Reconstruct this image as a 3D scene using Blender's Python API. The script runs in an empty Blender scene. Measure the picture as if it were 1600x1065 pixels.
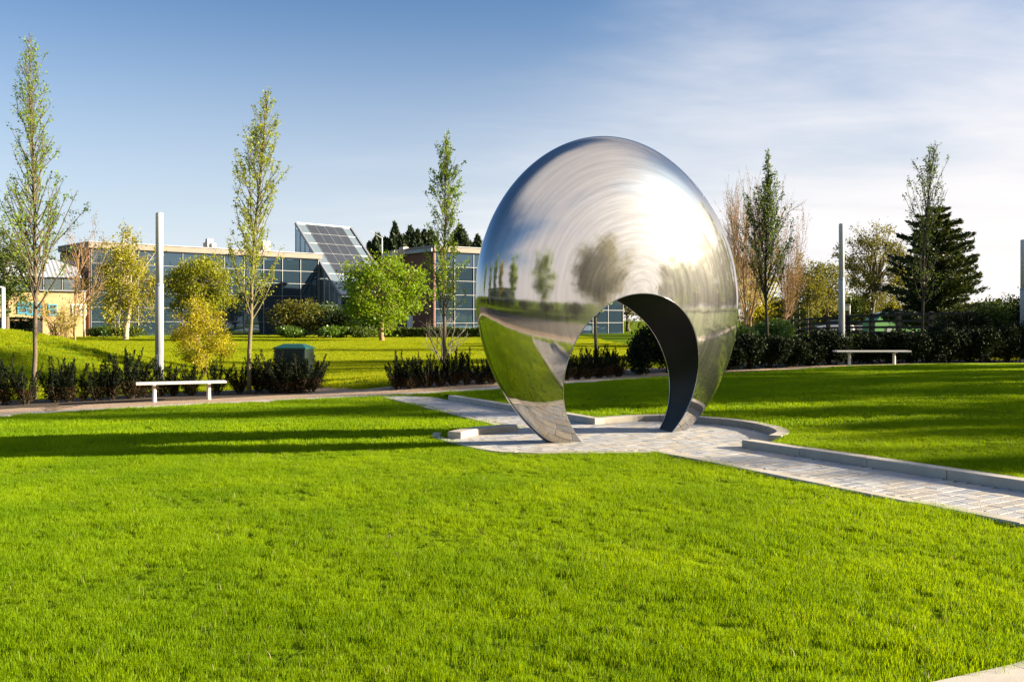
import bpy, math, random
import numpy as np
from mathutils import Vector, Matrix
from mathutils.geometry import delaunay_2d_cdt
R = math.radians
S = bpy.context.scene
C = S.collection

# ------------------------------------------------------------ camera, sky, sun, exposure
FPX, CX, HY, EYE = 1500.0, 800.0, 500.0, 1.6      # focal length / centre / eye-level row of the 1600x1065 photo
cam_d = bpy.data.cameras.new('camera'); cam = bpy.data.objects.new('camera', cam_d); C.objects.link(cam)
cam.location = (0, 0, EYE); cam.rotation_euler = (R(90), 0, 0)
cam_d.sensor_width = 36; cam_d.lens = 36*FPX/1600; cam_d.shift_y = -(532.5-HY)/1600
cam_d.clip_start = .05; cam_d.clip_end = 4000
S.camera = cam

SUN_AZ, SUN_EL = 92.5, 15.5                        # azimuth clockwise from +Y
w = bpy.data.worlds.new('World'); S.world = w; w.use_nodes = True
nt = w.node_tree; nt.nodes.clear()
def N(t, typ, **kw):
    n = t.nodes.new(typ)
    for k, v in kw.items():
        if k.startswith('i_'):
            key = k[2:]
            key = int(key) if key.isdigit() else key.replace('_', ' ')
            n.inputs[key].default_value = v
        else: setattr(n, k, v)
    return n
out = N(nt, 'ShaderNodeOutputWorld'); bg = N(nt, 'ShaderNodeBackground'); bg.inputs[1].default_value = .0515
sky = N(nt, 'ShaderNodeTexSky', sky_type='NISHITA', sun_disc=False, sun_elevation=R(SUN_EL), sun_rotation=R(SUN_AZ),
        altitude=50, air_density=1.0, dust_density=1.6, ozone_density=1.6)
L = nt.links
geo = N(nt, 'ShaderNodeNewGeometry')
tc = N(nt, 'ShaderNodeTexCoord')
sep = N(nt, 'ShaderNodeSeparateXYZ'); L.new(tc.outputs['Generated'], sep.inputs[0])
# project the direction onto a cloud layer plane
def M(t, op, a=None, b=None, c=None, clamp=False):
    n = t.nodes.new('ShaderNodeMath'); n.operation = op; n.use_clamp = clamp
    for i, v in enumerate((a, b, c)):
        if v is None: continue
        if isinstance(v, (int, float)): n.inputs[i].default_value = v
        else: t.links.new(v, n.inputs[i])
    return n.outputs[0]
zz = M(nt, 'ADD', M(nt, 'MAXIMUM', sep.outputs[2], 0.0), .10)
cx = M(nt, 'DIVIDE', sep.outputs[0], zz); cy = M(nt, 'DIVIDE', sep.outputs[1], zz)
comb = N(nt, 'ShaderNodeCombineXYZ'); L.new(M(nt, 'MULTIPLY', cx, .55), comb.inputs[0]); L.new(cy, comb.inputs[1])
nz = N(nt, 'ShaderNodeTexNoise', i_Scale=.55, i_Detail=7.0, i_Roughness=.52, i_Distortion=.35); L.new(comb.outputs[0], nz.inputs['Vector'])
nz2 = N(nt, 'ShaderNodeTexNoise', i_Scale=2.2, i_Detail=6.0, i_Roughness=.6, i_Distortion=.8); L.new(comb.outputs[0], nz2.inputs['Vector'])
# more cloud low down and towards the sun side
side = M(nt, 'MULTIPLY_ADD', sep.outputs[0], .62, .02)
low = M(nt, 'MULTIPLY_ADD', sep.outputs[2], -1.5, .42)
dens = M(nt, 'ADD', M(nt, 'MULTIPLY_ADD', nz.outputs[0], .75, -.33), M(nt, 'ADD', side, low))
dens = M(nt, 'ADD', dens, M(nt, 'MULTIPLY', M(nt, 'ADD', nz.outputs[0], -.5), M(nt, 'MULTIPLY', M(nt, 'MAXIMUM', sep.outputs[0], 0.0), 1.9)))
dens = M(nt, 'ADD', dens, M(nt, 'MULTIPLY_ADD', nz2.outputs[0], .22, -.12))
hi = N(nt, 'ShaderNodeMapRange', interpolation_type='SMOOTHSTEP'); hi.inputs[1].default_value = .38; hi.inputs[2].default_value = .85; hi.inputs[3].default_value = 0; hi.inputs[4].default_value = .98
L.new(sep.outputs[2], hi.inputs[0]); dens = M(nt, 'ADD', dens, hi.outputs[0])      # thin high cirrus overhead, as the steel mirrors it
cr = N(nt, 'ShaderNodeMapRange', interpolation_type='SMOOTHERSTEP'); cr.inputs[1].default_value = .06; cr.inputs[2].default_value = .62
cr.inputs[3].default_value = 0; cr.inputs[4].default_value = .85
L.new(dens, cr.inputs[0])
ccol = N(nt, 'ShaderNodeMixRGB', blend_type='MIX'); 
ccol.inputs[1].default_value = (4.4, 4.7, 5.0, 1)
ccol.inputs[2].default_value = (5.3, 4.9, 4.75, 1)
L.new(M(nt, 'MULTIPLY_ADD', sep.outputs[0], .75, .45, clamp=True), ccol.inputs[0])
mixc = N(nt, 'ShaderNodeMixRGB'); L.new(cr.outputs[0], mixc.inputs[0]); 
skym = N(nt, 'ShaderNodeMixRGB', blend_type='MULTIPLY', i_Fac=1.0); skym.inputs[2].default_value = (.42, .62, .84, 1)
L.new(sky.outputs[0], skym.inputs[1])
veil = N(nt, 'ShaderNodeMixRGB'); vf = N(nt, 'ShaderNodeMapRange', interpolation_type='SMOOTHSTEP')
vf.inputs[1].default_value = .37; vf.inputs[2].default_value = -.07; vf.inputs[3].default_value = 0; vf.inputs[4].default_value = .97
L.new(sep.outputs[2], vf.inputs[0]); L.new(vf.outputs[0], veil.inputs[0]); L.new(skym.outputs[0], veil.inputs[1])
vcol = N(nt, 'ShaderNodeMixRGB'); vcol.inputs[1].default_value = (4.1, 4.5, 4.9, 1); vcol.inputs[2].default_value = (4.9, 4.5, 4.35, 1)
L.new(M(nt, 'MULTIPLY_ADD', sep.outputs[0], .9, .42, clamp=True), vcol.inputs[0]); L.new(vcol.outputs[0], veil.inputs[2])
L.new(veil.outputs[0], mixc.inputs[1]); L.new(ccol.outputs[0], mixc.inputs[2])
L.new(mixc.outputs[0], bg.inputs[0]); L.new(bg.outputs[0], out.inputs[0])

sd = bpy.data.lights.new('sun', 'SUN'); sun = bpy.data.objects.new('sun', sd); C.objects.link(sun)
sd.energy = 5.0; sd.angle = R(.85); sd.color = (1.0, .86, .64)
sv = Vector((math.sin(R(SUN_AZ))*math.cos(R(SUN_EL)), math.cos(R(SUN_AZ))*math.cos(R(SUN_EL)), math.sin(R(SUN_EL))))
sun.rotation_euler = sv.to_track_quat('Z', 'Y').to_euler()
S.view_settings.view_transform = 'Standard'; S.view_settings.look = 'None'
S.view_settings.exposure = 2.05; S.view_settings.gamma = 1; S.view_settings.use_curve_mapping = False
S.render.engine = 'CYCLES'
S.cycles.max_bounces = 8; S.cycles.diffuse_bounces = 3; S.cycles.glossy_bounces = 4; S.cycles.transmission_bounces = 4
S.cycles.caustics_reflective = False; S.cycles.caustics_refractive = False
S.cycles.sample_clamp_indirect = 8

# ------------------------------------------------------------ helpers
rng = np.random.default_rng(7)
random.seed(7)

def sstep(a, b, x):
    t = np.clip((x-a)/(b-a), 0, 1); return t*t*(3-2*t)
def T(x, y):
    """height of the ground"""
    x = np.asarray(x, float); y = np.asarray(y, float)
    near = 1-sstep(32, 62, y)
    z = .022*np.clip(x, -11, 12)*near*sstep(-30, 2, y)
    z = z - .2*(1-near)
    m = sstep(-9.2, -18.5, x)*sstep(21.5, 29.5, y)*(1-sstep(31, 44, y))
    z = z + 1.65*m
    z = z + .55*sstep(18, 24, x)*sstep(36, 46, y)*(1-sstep(90, 130, y))
    z = z + .35*np.exp(-(((x+1.6)/2.6)**2+((y-24.3)/1.8)**2))
    return z
def Tz(x, y): return float(T(x, y))
_ds = np.concatenate([np.arange(2.0, 60, .02), np.arange(60, 500, .2)])
def G(px, py, dz=0.0):
    """ground point seen at a photo pixel"""
    X = (px-CX)/FPX*_ds; Z = EYE-(py-HY)/FPX*_ds
    i = np.argmax(Z <= T(X, _ds)+dz)
    return float(X[i]), float(_ds[i])
def at(px, d): return ((px-CX)/FPX*d, d)
def zat(py, d): return EYE+(HY-py)/FPX*d

def mesh_np(name, V, F):
    """V (n,3) floats, F (m,k) ints all the same k"""
    me = bpy.data.meshes.new(name); V = np.asarray(V, np.float32); F = np.asarray(F, np.int32)
    k = F.shape[1]
    me.vertices.add(len(V)); me.vertices.foreach_set('co', V.ravel())
    me.loops.add(F.size); me.loops.foreach_set('vertex_index', F.ravel())
    me.polygons.add(len(F)); me.polygons.foreach_set('loop_start', np.arange(0, F.size, k, dtype=np.int32))
    me.update(calc_edges=True); return me

class MB:
    def __init__(s): s.v = []; s.f = []
    def add(s, vs, fs):
        b = len(s.v); s.v += [tuple(map(float, p)) for p in vs]; s.f += [tuple(b+i for i in q) for q in fs]; return s
    def box(s, c, h, rz=0, m=None, ch=0.0):
        cx, cy, cz = c; hx, hy, hz = h; cs, sn = math.cos(rz), math.sin(rz)
        if ch:
            vs = []
            for z, k in ((-hz, 0), (hz-ch, 0), (hz, ch)):
                for sx, sy in ((-1, -1), (1, -1), (1, 1), (-1, 1)): vs.append((sx*(hx-k), sy*(hy-k), z))
            fs = [(3, 2, 1, 0), (8, 9, 10, 11)]+[(b+i, b+(i+1) % 4, b+4+(i+1) % 4, b+4+i) for b in (0, 4) for i in range(4)]
        else:
            vs = [(sx*hx, sy*hy, sz*hz) for sz in (-1, 1) for sx, sy in ((-1, -1), (1, -1), (1, 1), (-1, 1))]
            fs = [(3, 2, 1, 0), (4, 5, 6, 7), (0, 1, 5, 4), (1, 2, 6, 5), (2, 3, 7, 6), (3, 0, 4, 7)]
        return s.add([(cx+x*cs-y*sn, cy+x*sn+y*cs, cz+z) for x, y, z in vs], fs)
    def bar(s, a, b, wd, ht=None):
        """box beam from a to b"""
        a = Vector(a); b = Vector(b); d = (b-a).normalized(); ht = ht or wd
        up = Vector((0, 0, 1)) if abs(d.z) < .95 else Vector((0, 1, 0))
        sx = d.cross(up).normalized()*wd/2; sy = sx.cross(d).normalized()*ht/2
        vs = [p+i*sx+j*sy for p in (a, b) for i, j in ((-1, -1), (1, -1), (1, 1), (-1, 1))]
        return s.add(vs, [(3, 2, 1, 0), (4, 5, 6, 7), (0, 1, 5, 4), (1, 2, 6, 5), (2, 3, 7, 6), (3, 0, 4, 7)])
    def tube(s, pts, rs, n=8, cap=True):
        base = len(s.v); pts = [Vector(p) for p in pts]
        for i, p in enumerate(pts):
            d = (pts[min(i+1, len(pts)-1)]-pts[max(i-1, 0)]).normalized()
            a = d.orthogonal().normalized() if i == 0 else (a-d*a.dot(d)).normalized()
            b = d.cross(a)
            for k in range(n):
                t = 2*math.pi*k/n; s.v.append(tuple(p+(a*math.cos(t)+b*math.sin(t))*rs[i]))
        for i in range(len(pts)-1):
            for k in range(n):
                s.f.append((base+i*n+k, base+i*n+(k+1) % n, base+(i+1)*n+(k+1) % n, base+(i+1)*n+k))
        if cap:
            s.f.append(tuple(base+k for k in reversed(range(n)))); e = base+(len(pts)-1)*n; s.f.append(tuple(e+k for k in range(n)))
        return s
    def lathe(s, prof, n=16, c=(0, 0, 0)):
        base = len(s.v)
        for r_, z in prof:
            for k in range(n):
                t = 2*math.pi*k/n; s.v.append((c[0]+r_*math.cos(t), c[1]+r_*math.sin(t), c[2]+z))
        for i in range(len(prof)-1):
            for k in range(n): s.f.append((base+i*n+k, base+i*n+(k+1) % n, base+(i+1)*n+(k+1) % n, base+(i+1)*n+k))
        s.f.append(tuple(base+k for k in reversed(range(n)))); e = base+(len(prof)-1)*n; s.f.append(tuple(e+k for k in range(n)))
        return s
    def mesh(s, name):
        me = bpy.data.meshes.new(name); me.from_pydata(s.v, [], s.f); me.update(); return me
    def build(s, name, mat, parent=None, smooth=False):
        return obj(name, s.mesh(name), mat, parent, smooth)

def obj(name, me, mat, parent=None, smooth=False, loc=None):
    o = bpy.data.objects.new(name, me); C.objects.link(o)
    if mat is not None and len(me.materials) == 0: me.materials.append(mat)
    if smooth: me.polygons.foreach_set('use_smooth', np.ones(len(me.polygons), bool)); 
    if parent: o.parent = parent
    if loc: o.location = loc
    return o
def empty(name, loc, rz=0):
    o = bpy.data.objects.new(name, None); C.objects.link(o); o.location = loc; o.rotation_euler.z = rz
    o.empty_display_size = .2; return o
def tag(o, label=None, cat=None, group=None, kind=None):
    if label: o['label'] = label
    if cat: o['category'] = cat
    if group: o['group'] = group
    if kind: o['kind'] = kind
    return o
def copy_tree(o, loc, rz=0, sc=None):
    r = o.copy(); C.objects.link(r); r.location = loc; r.rotation_euler.z = rz
    if sc: r.scale = sc
    for ch in list(o.children):
        c = ch.copy(); C.objects.link(c); c.parent = r
        for g in ch.children: d = g.copy(); C.objects.link(d); d.parent = c
    return r

# ------------------------------------------------------------ materials
def new_mat(name):
    m = bpy.data.materials.new(name); m.use_nodes = True; t = m.node_tree
    b = t.nodes['Principled BSDF']; return m, t, b
def simple(name, col, rough=.6, metal=0, noise=0.0, nscale=8.0, bump=0.0, bscale=40.0, spec=.5, ior=None, detail=6.0):
    m, t, b = new_mat(name); b.inputs['Roughness'].default_value = rough; b.inputs['Metallic'].default_value = metal
    b.inputs['Specular IOR Level'].default_value = spec
    if ior: b.inputs['IOR'].default_value = ior
    b.inputs['Base Color'].default_value = (*col, 1)
    g = N(t, 'ShaderNodeNewGeometry')
    if noise:
        n = N(t, 'ShaderNodeTexNoise', i_Scale=nscale, i_Detail=detail, i_Roughness=.65); t.links.new(g.outputs['Position'], n.inputs['Vector'])
        mr = N(t, 'ShaderNodeMapRange'); mr.inputs[1].default_value = .25; mr.inputs[2].default_value = .75
        mr.inputs[3].default_value = 1-noise; mr.inputs[4].default_value = 1+noise; t.links.new(n.outputs[0], mr.inputs[0])
        mx = N(t, 'ShaderNodeVectorMath', operation='SCALE'); mx.inputs[0].default_value = col; t.links.new(mr.outputs[0], mx.inputs['Scale'])
        t.links.new(mx.outputs[0], b.inputs['Base Color'])
    if bump:
        n = N(t, 'ShaderNodeTexNoise', i_Scale=bscale, i_Detail=5.0); t.links.new(g.outputs['Position'], n.inputs['Vector'])
        bp = N(t, 'ShaderNodeBump', i_Strength=bump, i_Distance=.02); t.links.new(n.outputs[0], bp.inputs['Height']); t.links.new(bp.outputs[0], b.inputs['Normal'])
    return m
def leaf_mat(name, c1, c2, trans=.4, nscale=.8, rough=.5, spec=.3, tcol=None):
    """foliage: two leaf colours mixed by clump noise and per-leaf chance, with light coming through"""
    m, t, b = new_mat(name); lk = t.links
    g = N(t, 'ShaderNodeNewGeometry'); n = N(t, 'ShaderNodeTexNoise', i_Scale=nscale, i_Detail=3.0); lk.new(g.outputs['Position'], n.inputs['Vector'])
    a = M(t, 'ADD', M(t, 'MULTIPLY_ADD', n.outputs[0], 1.6, -.55), M(t, 'MULTIPLY_ADD', g.outputs['Random Per Island'], .6, -.3), clamp=False)
    a = M(t, 'MAXIMUM', M(t, 'MINIMUM', a, 1.0), 0.0)
    mx = N(t, 'ShaderNodeMixRGB'); mx.inputs[1].default_value = (*c1, 1); mx.inputs[2].default_value = (*c2, 1); lk.new(a, mx.inputs[0])
    lk.new(mx.outputs[0], b.inputs['Base Color']); b.inputs['Roughness'].default_value = rough; b.inputs['Specular IOR Level'].default_value = spec
    tr = N(t, 'ShaderNodeBsdfTranslucent')
    tm = N(t, 'ShaderNodeMixRGB', blend_type='MULTIPLY', i_Fac=1.0); tm.inputs[2].default_value = (*(tcol or (1.5, 1.35, .5)), 1)
    lk.new(mx.outputs[0], tm.inputs[1]); lk.new(tm.outputs[0], tr.inputs[0])
    ms = N(t, 'ShaderNodeMixShader', i_Fac=trans); lk.new(b.outputs[0], ms.inputs[1]); lk.new(tr.outputs[0], ms.inputs[2])
    lk.new(ms.outputs[0], t.nodes['Material Output'].inputs['Surface']); return m

MAT = {}
MAT['grass'] = leaf_mat('grass_blades', (.130, .240, .002), (.290, .420, .003), .5, .9, .5, .12, (1.5, 1.25, .2))
MAT['grass2'] = leaf_mat('mown_grass_far', (.190, .250, .003), (.290, .340, .005), .5, .35, .5, .1, (1.6, 1.25, .4))
MAT['straw'] = leaf_mat('dry_blades', (.30, .26, .10), (.40, .34, .16), .3, 3, .5)
MAT['bark'] = simple('bark_brown', (.10, .075, .045), .85, noise=.35, nscale=14, bump=.6, bscale=30)
MAT['bark_olive'] = simple('bark_olive', (.12, .10, .045), .8, noise=.3, nscale=14, bump=.4, bscale=30)
MAT['bark_pale'] = simple('bark_birch', (.42, .34, .24), .8, noise=.35, nscale=5, bump=.4, bscale=20)
MAT['bark_tan'] = simple('bark_tan', (.25, .15, .075), .85, noise=.25, nscale=6)
MAT['bark_dark'] = simple('bark_dark', (.045, .035, .022), .9, noise=.3, nscale=8)
MAT['hornbeam'] = leaf_mat('leaves_fresh_green', (.150, .250, .010), (.260, .350, .016), .45, 1.2)
MAT['bud'] = leaf_mat('russet_buds', (.16, .105, .040), (.26, .18, .06), .3, .9)
MAT['hornbeam_shade'] = leaf_mat('leaves_shaded_green', (.060, .110, .012), (.110, .160, .018), .4, 1.2)  # darker hornbeam copy: shade of the backlit trees put into the leaf colour
MAT['hornbeam_y'] = leaf_mat('leaves_yellow_green', (.215, .275, .010), (.340, .390, .018), .48, 1.2)
MAT['lime'] = leaf_mat('leaves_lime_green', (.130, .220, .006), (.230, .320, .010), .45, .55)
MAT['yellow'] = leaf_mat('leaves_golden', (.290, .270, .010), (.430, .380, .016), .45, .9)
MAT['olive'] = leaf_mat('leaves_olive', (.095, .100, .014), (.170, .160, .024), .42, .4)
MAT['olive_y'] = leaf_mat('leaves_olive_yellow', (.170, .195, .010), (.290, .300, .020), .45, .4)
MAT['birch'] = leaf_mat('leaves_birch_gold', (.215, .215, .012), (.330, .315, .020), .42, .7)
MAT['conifer'] = leaf_mat('needles_dark', (.018, .034, .012), (.040, .060, .018), .12, .8, .6)
MAT['pine'] = leaf_mat('needles_pine', (.030, .045, .014), (.060, .072, .020), .2, .8, .6)
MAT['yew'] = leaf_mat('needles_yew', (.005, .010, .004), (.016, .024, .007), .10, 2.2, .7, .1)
MAT['yew_brown'] = leaf_mat('needles_withered', (.050, .024, .009), (.09, .042, .015), .2, 6, .7)
MAT['laurel'] = leaf_mat('leaves_laurel', (.060, .120, .012), (.130, .200, .020), .3, 1.4, .35, .5)
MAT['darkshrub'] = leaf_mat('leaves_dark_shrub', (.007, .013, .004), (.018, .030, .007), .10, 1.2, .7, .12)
MAT['midshrub'] = leaf_mat('leaves_mid_shrub', (.050, .085, .012), (.105, .140, .020), .3, .8, .5)
MAT['soil'] = simple('bark_mulch', (.050, .030, .018), .95, noise=.5, nscale=30, bump=1.0, bscale=60)
MAT['white_paint'] = simple('white_paint', (.74, .73, .74), .35, noise=.04, nscale=3)
MAT['pole_upper'] = simple('pole_upper_sleeve', (.55, .55, .57), .4, noise=.03, nscale=4)
MAT['pole_grey'] = simple('pole_grey_sleeve', (.34, .35, .38), .4, .2, noise=.05, nscale=6)
MAT['bench'] = simple('bench_coated_metal', (.52, .49, .47), .45, noise=.05, nscale=10)
MAT['alu'] = simple('mullion_aluminium', (.22, .23, .24), .4, .3)
MAT['fascia'] = simple('fascia_panel', (.185, .150, .120), .7, noise=.12, nscale=.6)
MAT['fascia_grey'] = simple('fascia_lead', (.30, .31, .33), .6, noise=.12, nscale=.6)
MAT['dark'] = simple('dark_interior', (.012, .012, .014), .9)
MAT['concrete'] = simple('pale_concrete', (.50, .47, .42), .8, noise=.15, nscale=5, bump=.3, bscale=60)
MAT['timber'] = simple('dark_timber', (.009, .007, .006), .85, noise=.3, nscale=6)
MAT['green_box'] = simple('cabinet_green', (.003, .011, .008), .45, noise=.15, nscale=6)
MAT['green_roof'] = simple('cabinet_roof_green', (.010, .060, .042), .35, noise=.1, nscale=8)
MAT['frame_grey'] = simple('atrium_frame', (.22, .24, .27), .45, .4)
MAT['solar'] = simple('solar_cell_dark', (.030, .036, .050), .45, noise=.15, nscale=.5)
MAT['cyan'] = simple('window_frame_cyan', (.05, .24, .34), .4)
MAT['tyre'] = simple('tyre_rubber', (.02, .02, .02), .8)
MAT['carglass'] = simple('car_glass', (.03, .04, .05), .08)
MAT['car_white'] = simple('car_paint_white', (.62, .64, .68), .25, noise=.02)
MAT['car_red'] = simple('car_paint_red', (.30, .07, .06), .25)
MAT['car_silver'] = simple('car_paint_silver', (.45, .46, .48), .3, .4)
MAT['bus_green'] = simple('bus_paint_green', (.16, .34, .12), .3)
MAT['bus_blue'] = simple('bus_paint_blue', (.04, .14, .36), .3)
MAT['hvac'] = simple('hvac_casing', (.46, .38, .32), .7, noise=.1, nscale=2)
MAT['ribbed'] = simple('ribbed_cladding', (.36, .38, .42), .55, .2, noise=.06, nscale=1)
MAT['lampglass'] = simple('lamp_opal', (.75, .73, .70), .4)

def glass_mat(name, col, metal=.0, rough=.02):
    m, t, b = new_mat(name); lk = t.links
    g = N(t, 'ShaderNodeNewGeometry')
    n = N(t, 'ShaderNodeTexNoise', i_Scale=.35, i_Detail=2.0); lk.new(g.outputs['Position'], n.inputs['Vector'])
    bp = N(t, 'ShaderNodeBump', i_Strength=.035, i_Distance=.3); lk.new(n.outputs[0], bp.inputs['Height'])
    b.inputs['Base Color'].default_value = (*col, 1); b.inputs['Metallic'].default_value = metal; b.inputs['Roughness'].default_value = rough
    b.inputs['IOR'].default_value = 1.9; lk.new(bp.outputs[0], b.inputs['Normal']); return m
MAT['glass'] = glass_mat('tinted_curtain_glass', (.055, .10, .15), .72)
MAT['glass_pale'] = glass_mat('pale_atrium_glass', (.26, .33, .37), .6, .06)
MAT['window'] = glass_mat('window_glass', (.12, .15, .18), .5)

def brick_mat(name, c1, c2, mortar, sc=1.0):
    m, t, b = new_mat(name); lk = t.links
    tcn = N(t, 'ShaderNodeTexCoord')
    br = N(t, 'ShaderNodeTexBrick', i_Scale=sc); br.inputs['Color1'].default_value = (*c1, 1); br.inputs['Color2'].default_value = (*c2, 1)
    br.inputs['Mortar'].default_value = (*mortar, 1); br.inputs['Mortar Size'].default_value = .012; br.inputs['Brick Width'].default_value = .225; br.inputs['Row Height'].default_value = .075
    lk.new(tcn.outputs['UV'], br.inputs['Vector'])
    g = N(t, 'ShaderNodeNewGeometry'); n = N(t, 'ShaderNodeTexNoise', i_Scale=.7, i_Detail=6.0); lk.new(g.outputs['Position'], n.inputs['Vector'])
    mm = N(t, 'ShaderNodeMapRange'); mm.inputs[3].default_value = .72; mm.inputs[4].default_value = 1.3; lk.new(n.outputs[0], mm.inputs[0])
    v = N(t, 'ShaderNodeVectorMath', operation='SCALE'); lk.new(br.outputs[0], v.inputs[0]); lk.new(mm.outputs[0], v.inputs['Scale'])
    lk.new(v.outputs[0], b.inputs['Base Color']); b.inputs['Roughness'].default_value = .85; return m
MAT['brick_red'] = brick_mat('dark_red_brick', (.20, .055, .036), (.14, .040, .028), (.10, .07, .055))
MAT['brick_yellow'] = brick_mat('yellow_brick', (.40, .25, .10), (.33, .20, .08), (.34, .27, .17))

def kerb_material():
    m, t, b = new_mat('granite_kerb'); lk = t.links
    g = N(t, 'ShaderNodeNewGeometry')
    n = N(t, 'ShaderNodeTexNoise', i_Scale=160.0, i_Detail=3.0); lk.new(g.outputs['Position'], n.inputs['Vector'])
    n2 = N(t, 'ShaderNodeTexNoise', i_Scale=5.0, i_Detail=6.0, i_Roughness=.7); lk.new(g.outputs['Position'], n2.inputs['Vector'])
    rr = N(t, 'ShaderNodeObjectInfo')
    a = M(t, 'MULTIPLY_ADD', n.outputs[0], .35, .55); a = M(t, 'ADD', a, M(t, 'MULTIPLY_ADD', n2.outputs[0], .55, -.17)); a = M(t, 'ADD', a, M(t, 'MULTIPLY_ADD', rr.outputs['Random'], .16, -.08))
    v = N(t, 'ShaderNodeVectorMath', operation='SCALE'); v.inputs[0].default_value = (.54, .485, .41); lk.new(a, v.inputs['Scale'])
    lk.new(v.outputs[0], b.inputs['Base Color']); b.inputs['Roughness'].default_value = .85
    bp = N(t, 'ShaderNodeBump', i_Strength=.35, i_Distance=.004); lk.new(n.outputs[0], bp.inputs['Height']); lk.new(bp.outputs[0], b.inputs['Normal']); return m
MAT['kerb'] = kerb_material()
PAVCOL = [(.39, .38, .375), (.34, .345, .36), (.42, .38, .33), (.37, .335, .295), (.29, .30, .325), (.44, .425, .41)]
for i, c in enumerate(PAVCOL):
    MAT['pav%d' % i] = simple('paver_stone_%s' % 'abcdef'[i], c, .75, noise=.14, nscale=12, bump=.35, bscale=90, detail=8)
MAT['asphalt'] = simple('brown_grey_asphalt', (.085, .072, .062), .9, noise=.2, nscale=6, bump=.4, bscale=80)
MAT['joint'] = simple('joint_sand', (.28, .26, .235), .95, noise=.2, nscale=40)
MAT['tarmac'] = simple('buff_gravel_path', (.34, .24, .165), .95, noise=.25, nscale=9, bump=.6, bscale=120)

def ground_material():
    m, t, b = new_mat('lawn_turf'); lk = t.links
    g = N(t, 'ShaderNodeNewGeometry')
    n1 = N(t, 'ShaderNodeTexNoise', i_Scale=.22, i_Detail=4.0); lk.new(g.outputs['Position'], n1.inputs['Vector'])
    n2 = N(t, 'ShaderNodeTexNoise', i_Scale=9.0, i_Detail=8.0, i_Roughness=.7); lk.new(g.outputs['Position'], n2.inputs['Vector'])
    a = M(t, 'ADD', M(t, 'MULTIPLY_ADD', n1.outputs[0], .9, -.2), M(t, 'MULTIPLY_ADD', n2.outputs[0], .9, -.3), clamp=True)
    mx = N(t, 'ShaderNodeMixRGB'); mx.inputs[1].default_value = (.050, .100, .003, 1); mx.inputs[2].default_value = (.15, .21, .005, 1); lk.new(a, mx.inputs[0])
    lk.new(mx.outputs[0], b.inputs['Base Color']); b.inputs['Roughness'].default_value = .95; b.inputs['Specular IOR Level'].default_value = .02
    n3 = N(t, 'ShaderNodeTexNoise', i_Scale=22.0, i_Detail=6.0); lk.new(g.outputs['Position'], n3.inputs['Vector'])
    bp = N(t, 'ShaderNodeBump', i_Strength=1.0, i_Distance=.05); lk.new(n3.outputs[0], bp.inputs['Height']); lk.new(bp.outputs[0], b.inputs['Normal']); return m
MAT['ground'] = ground_material()

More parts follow.
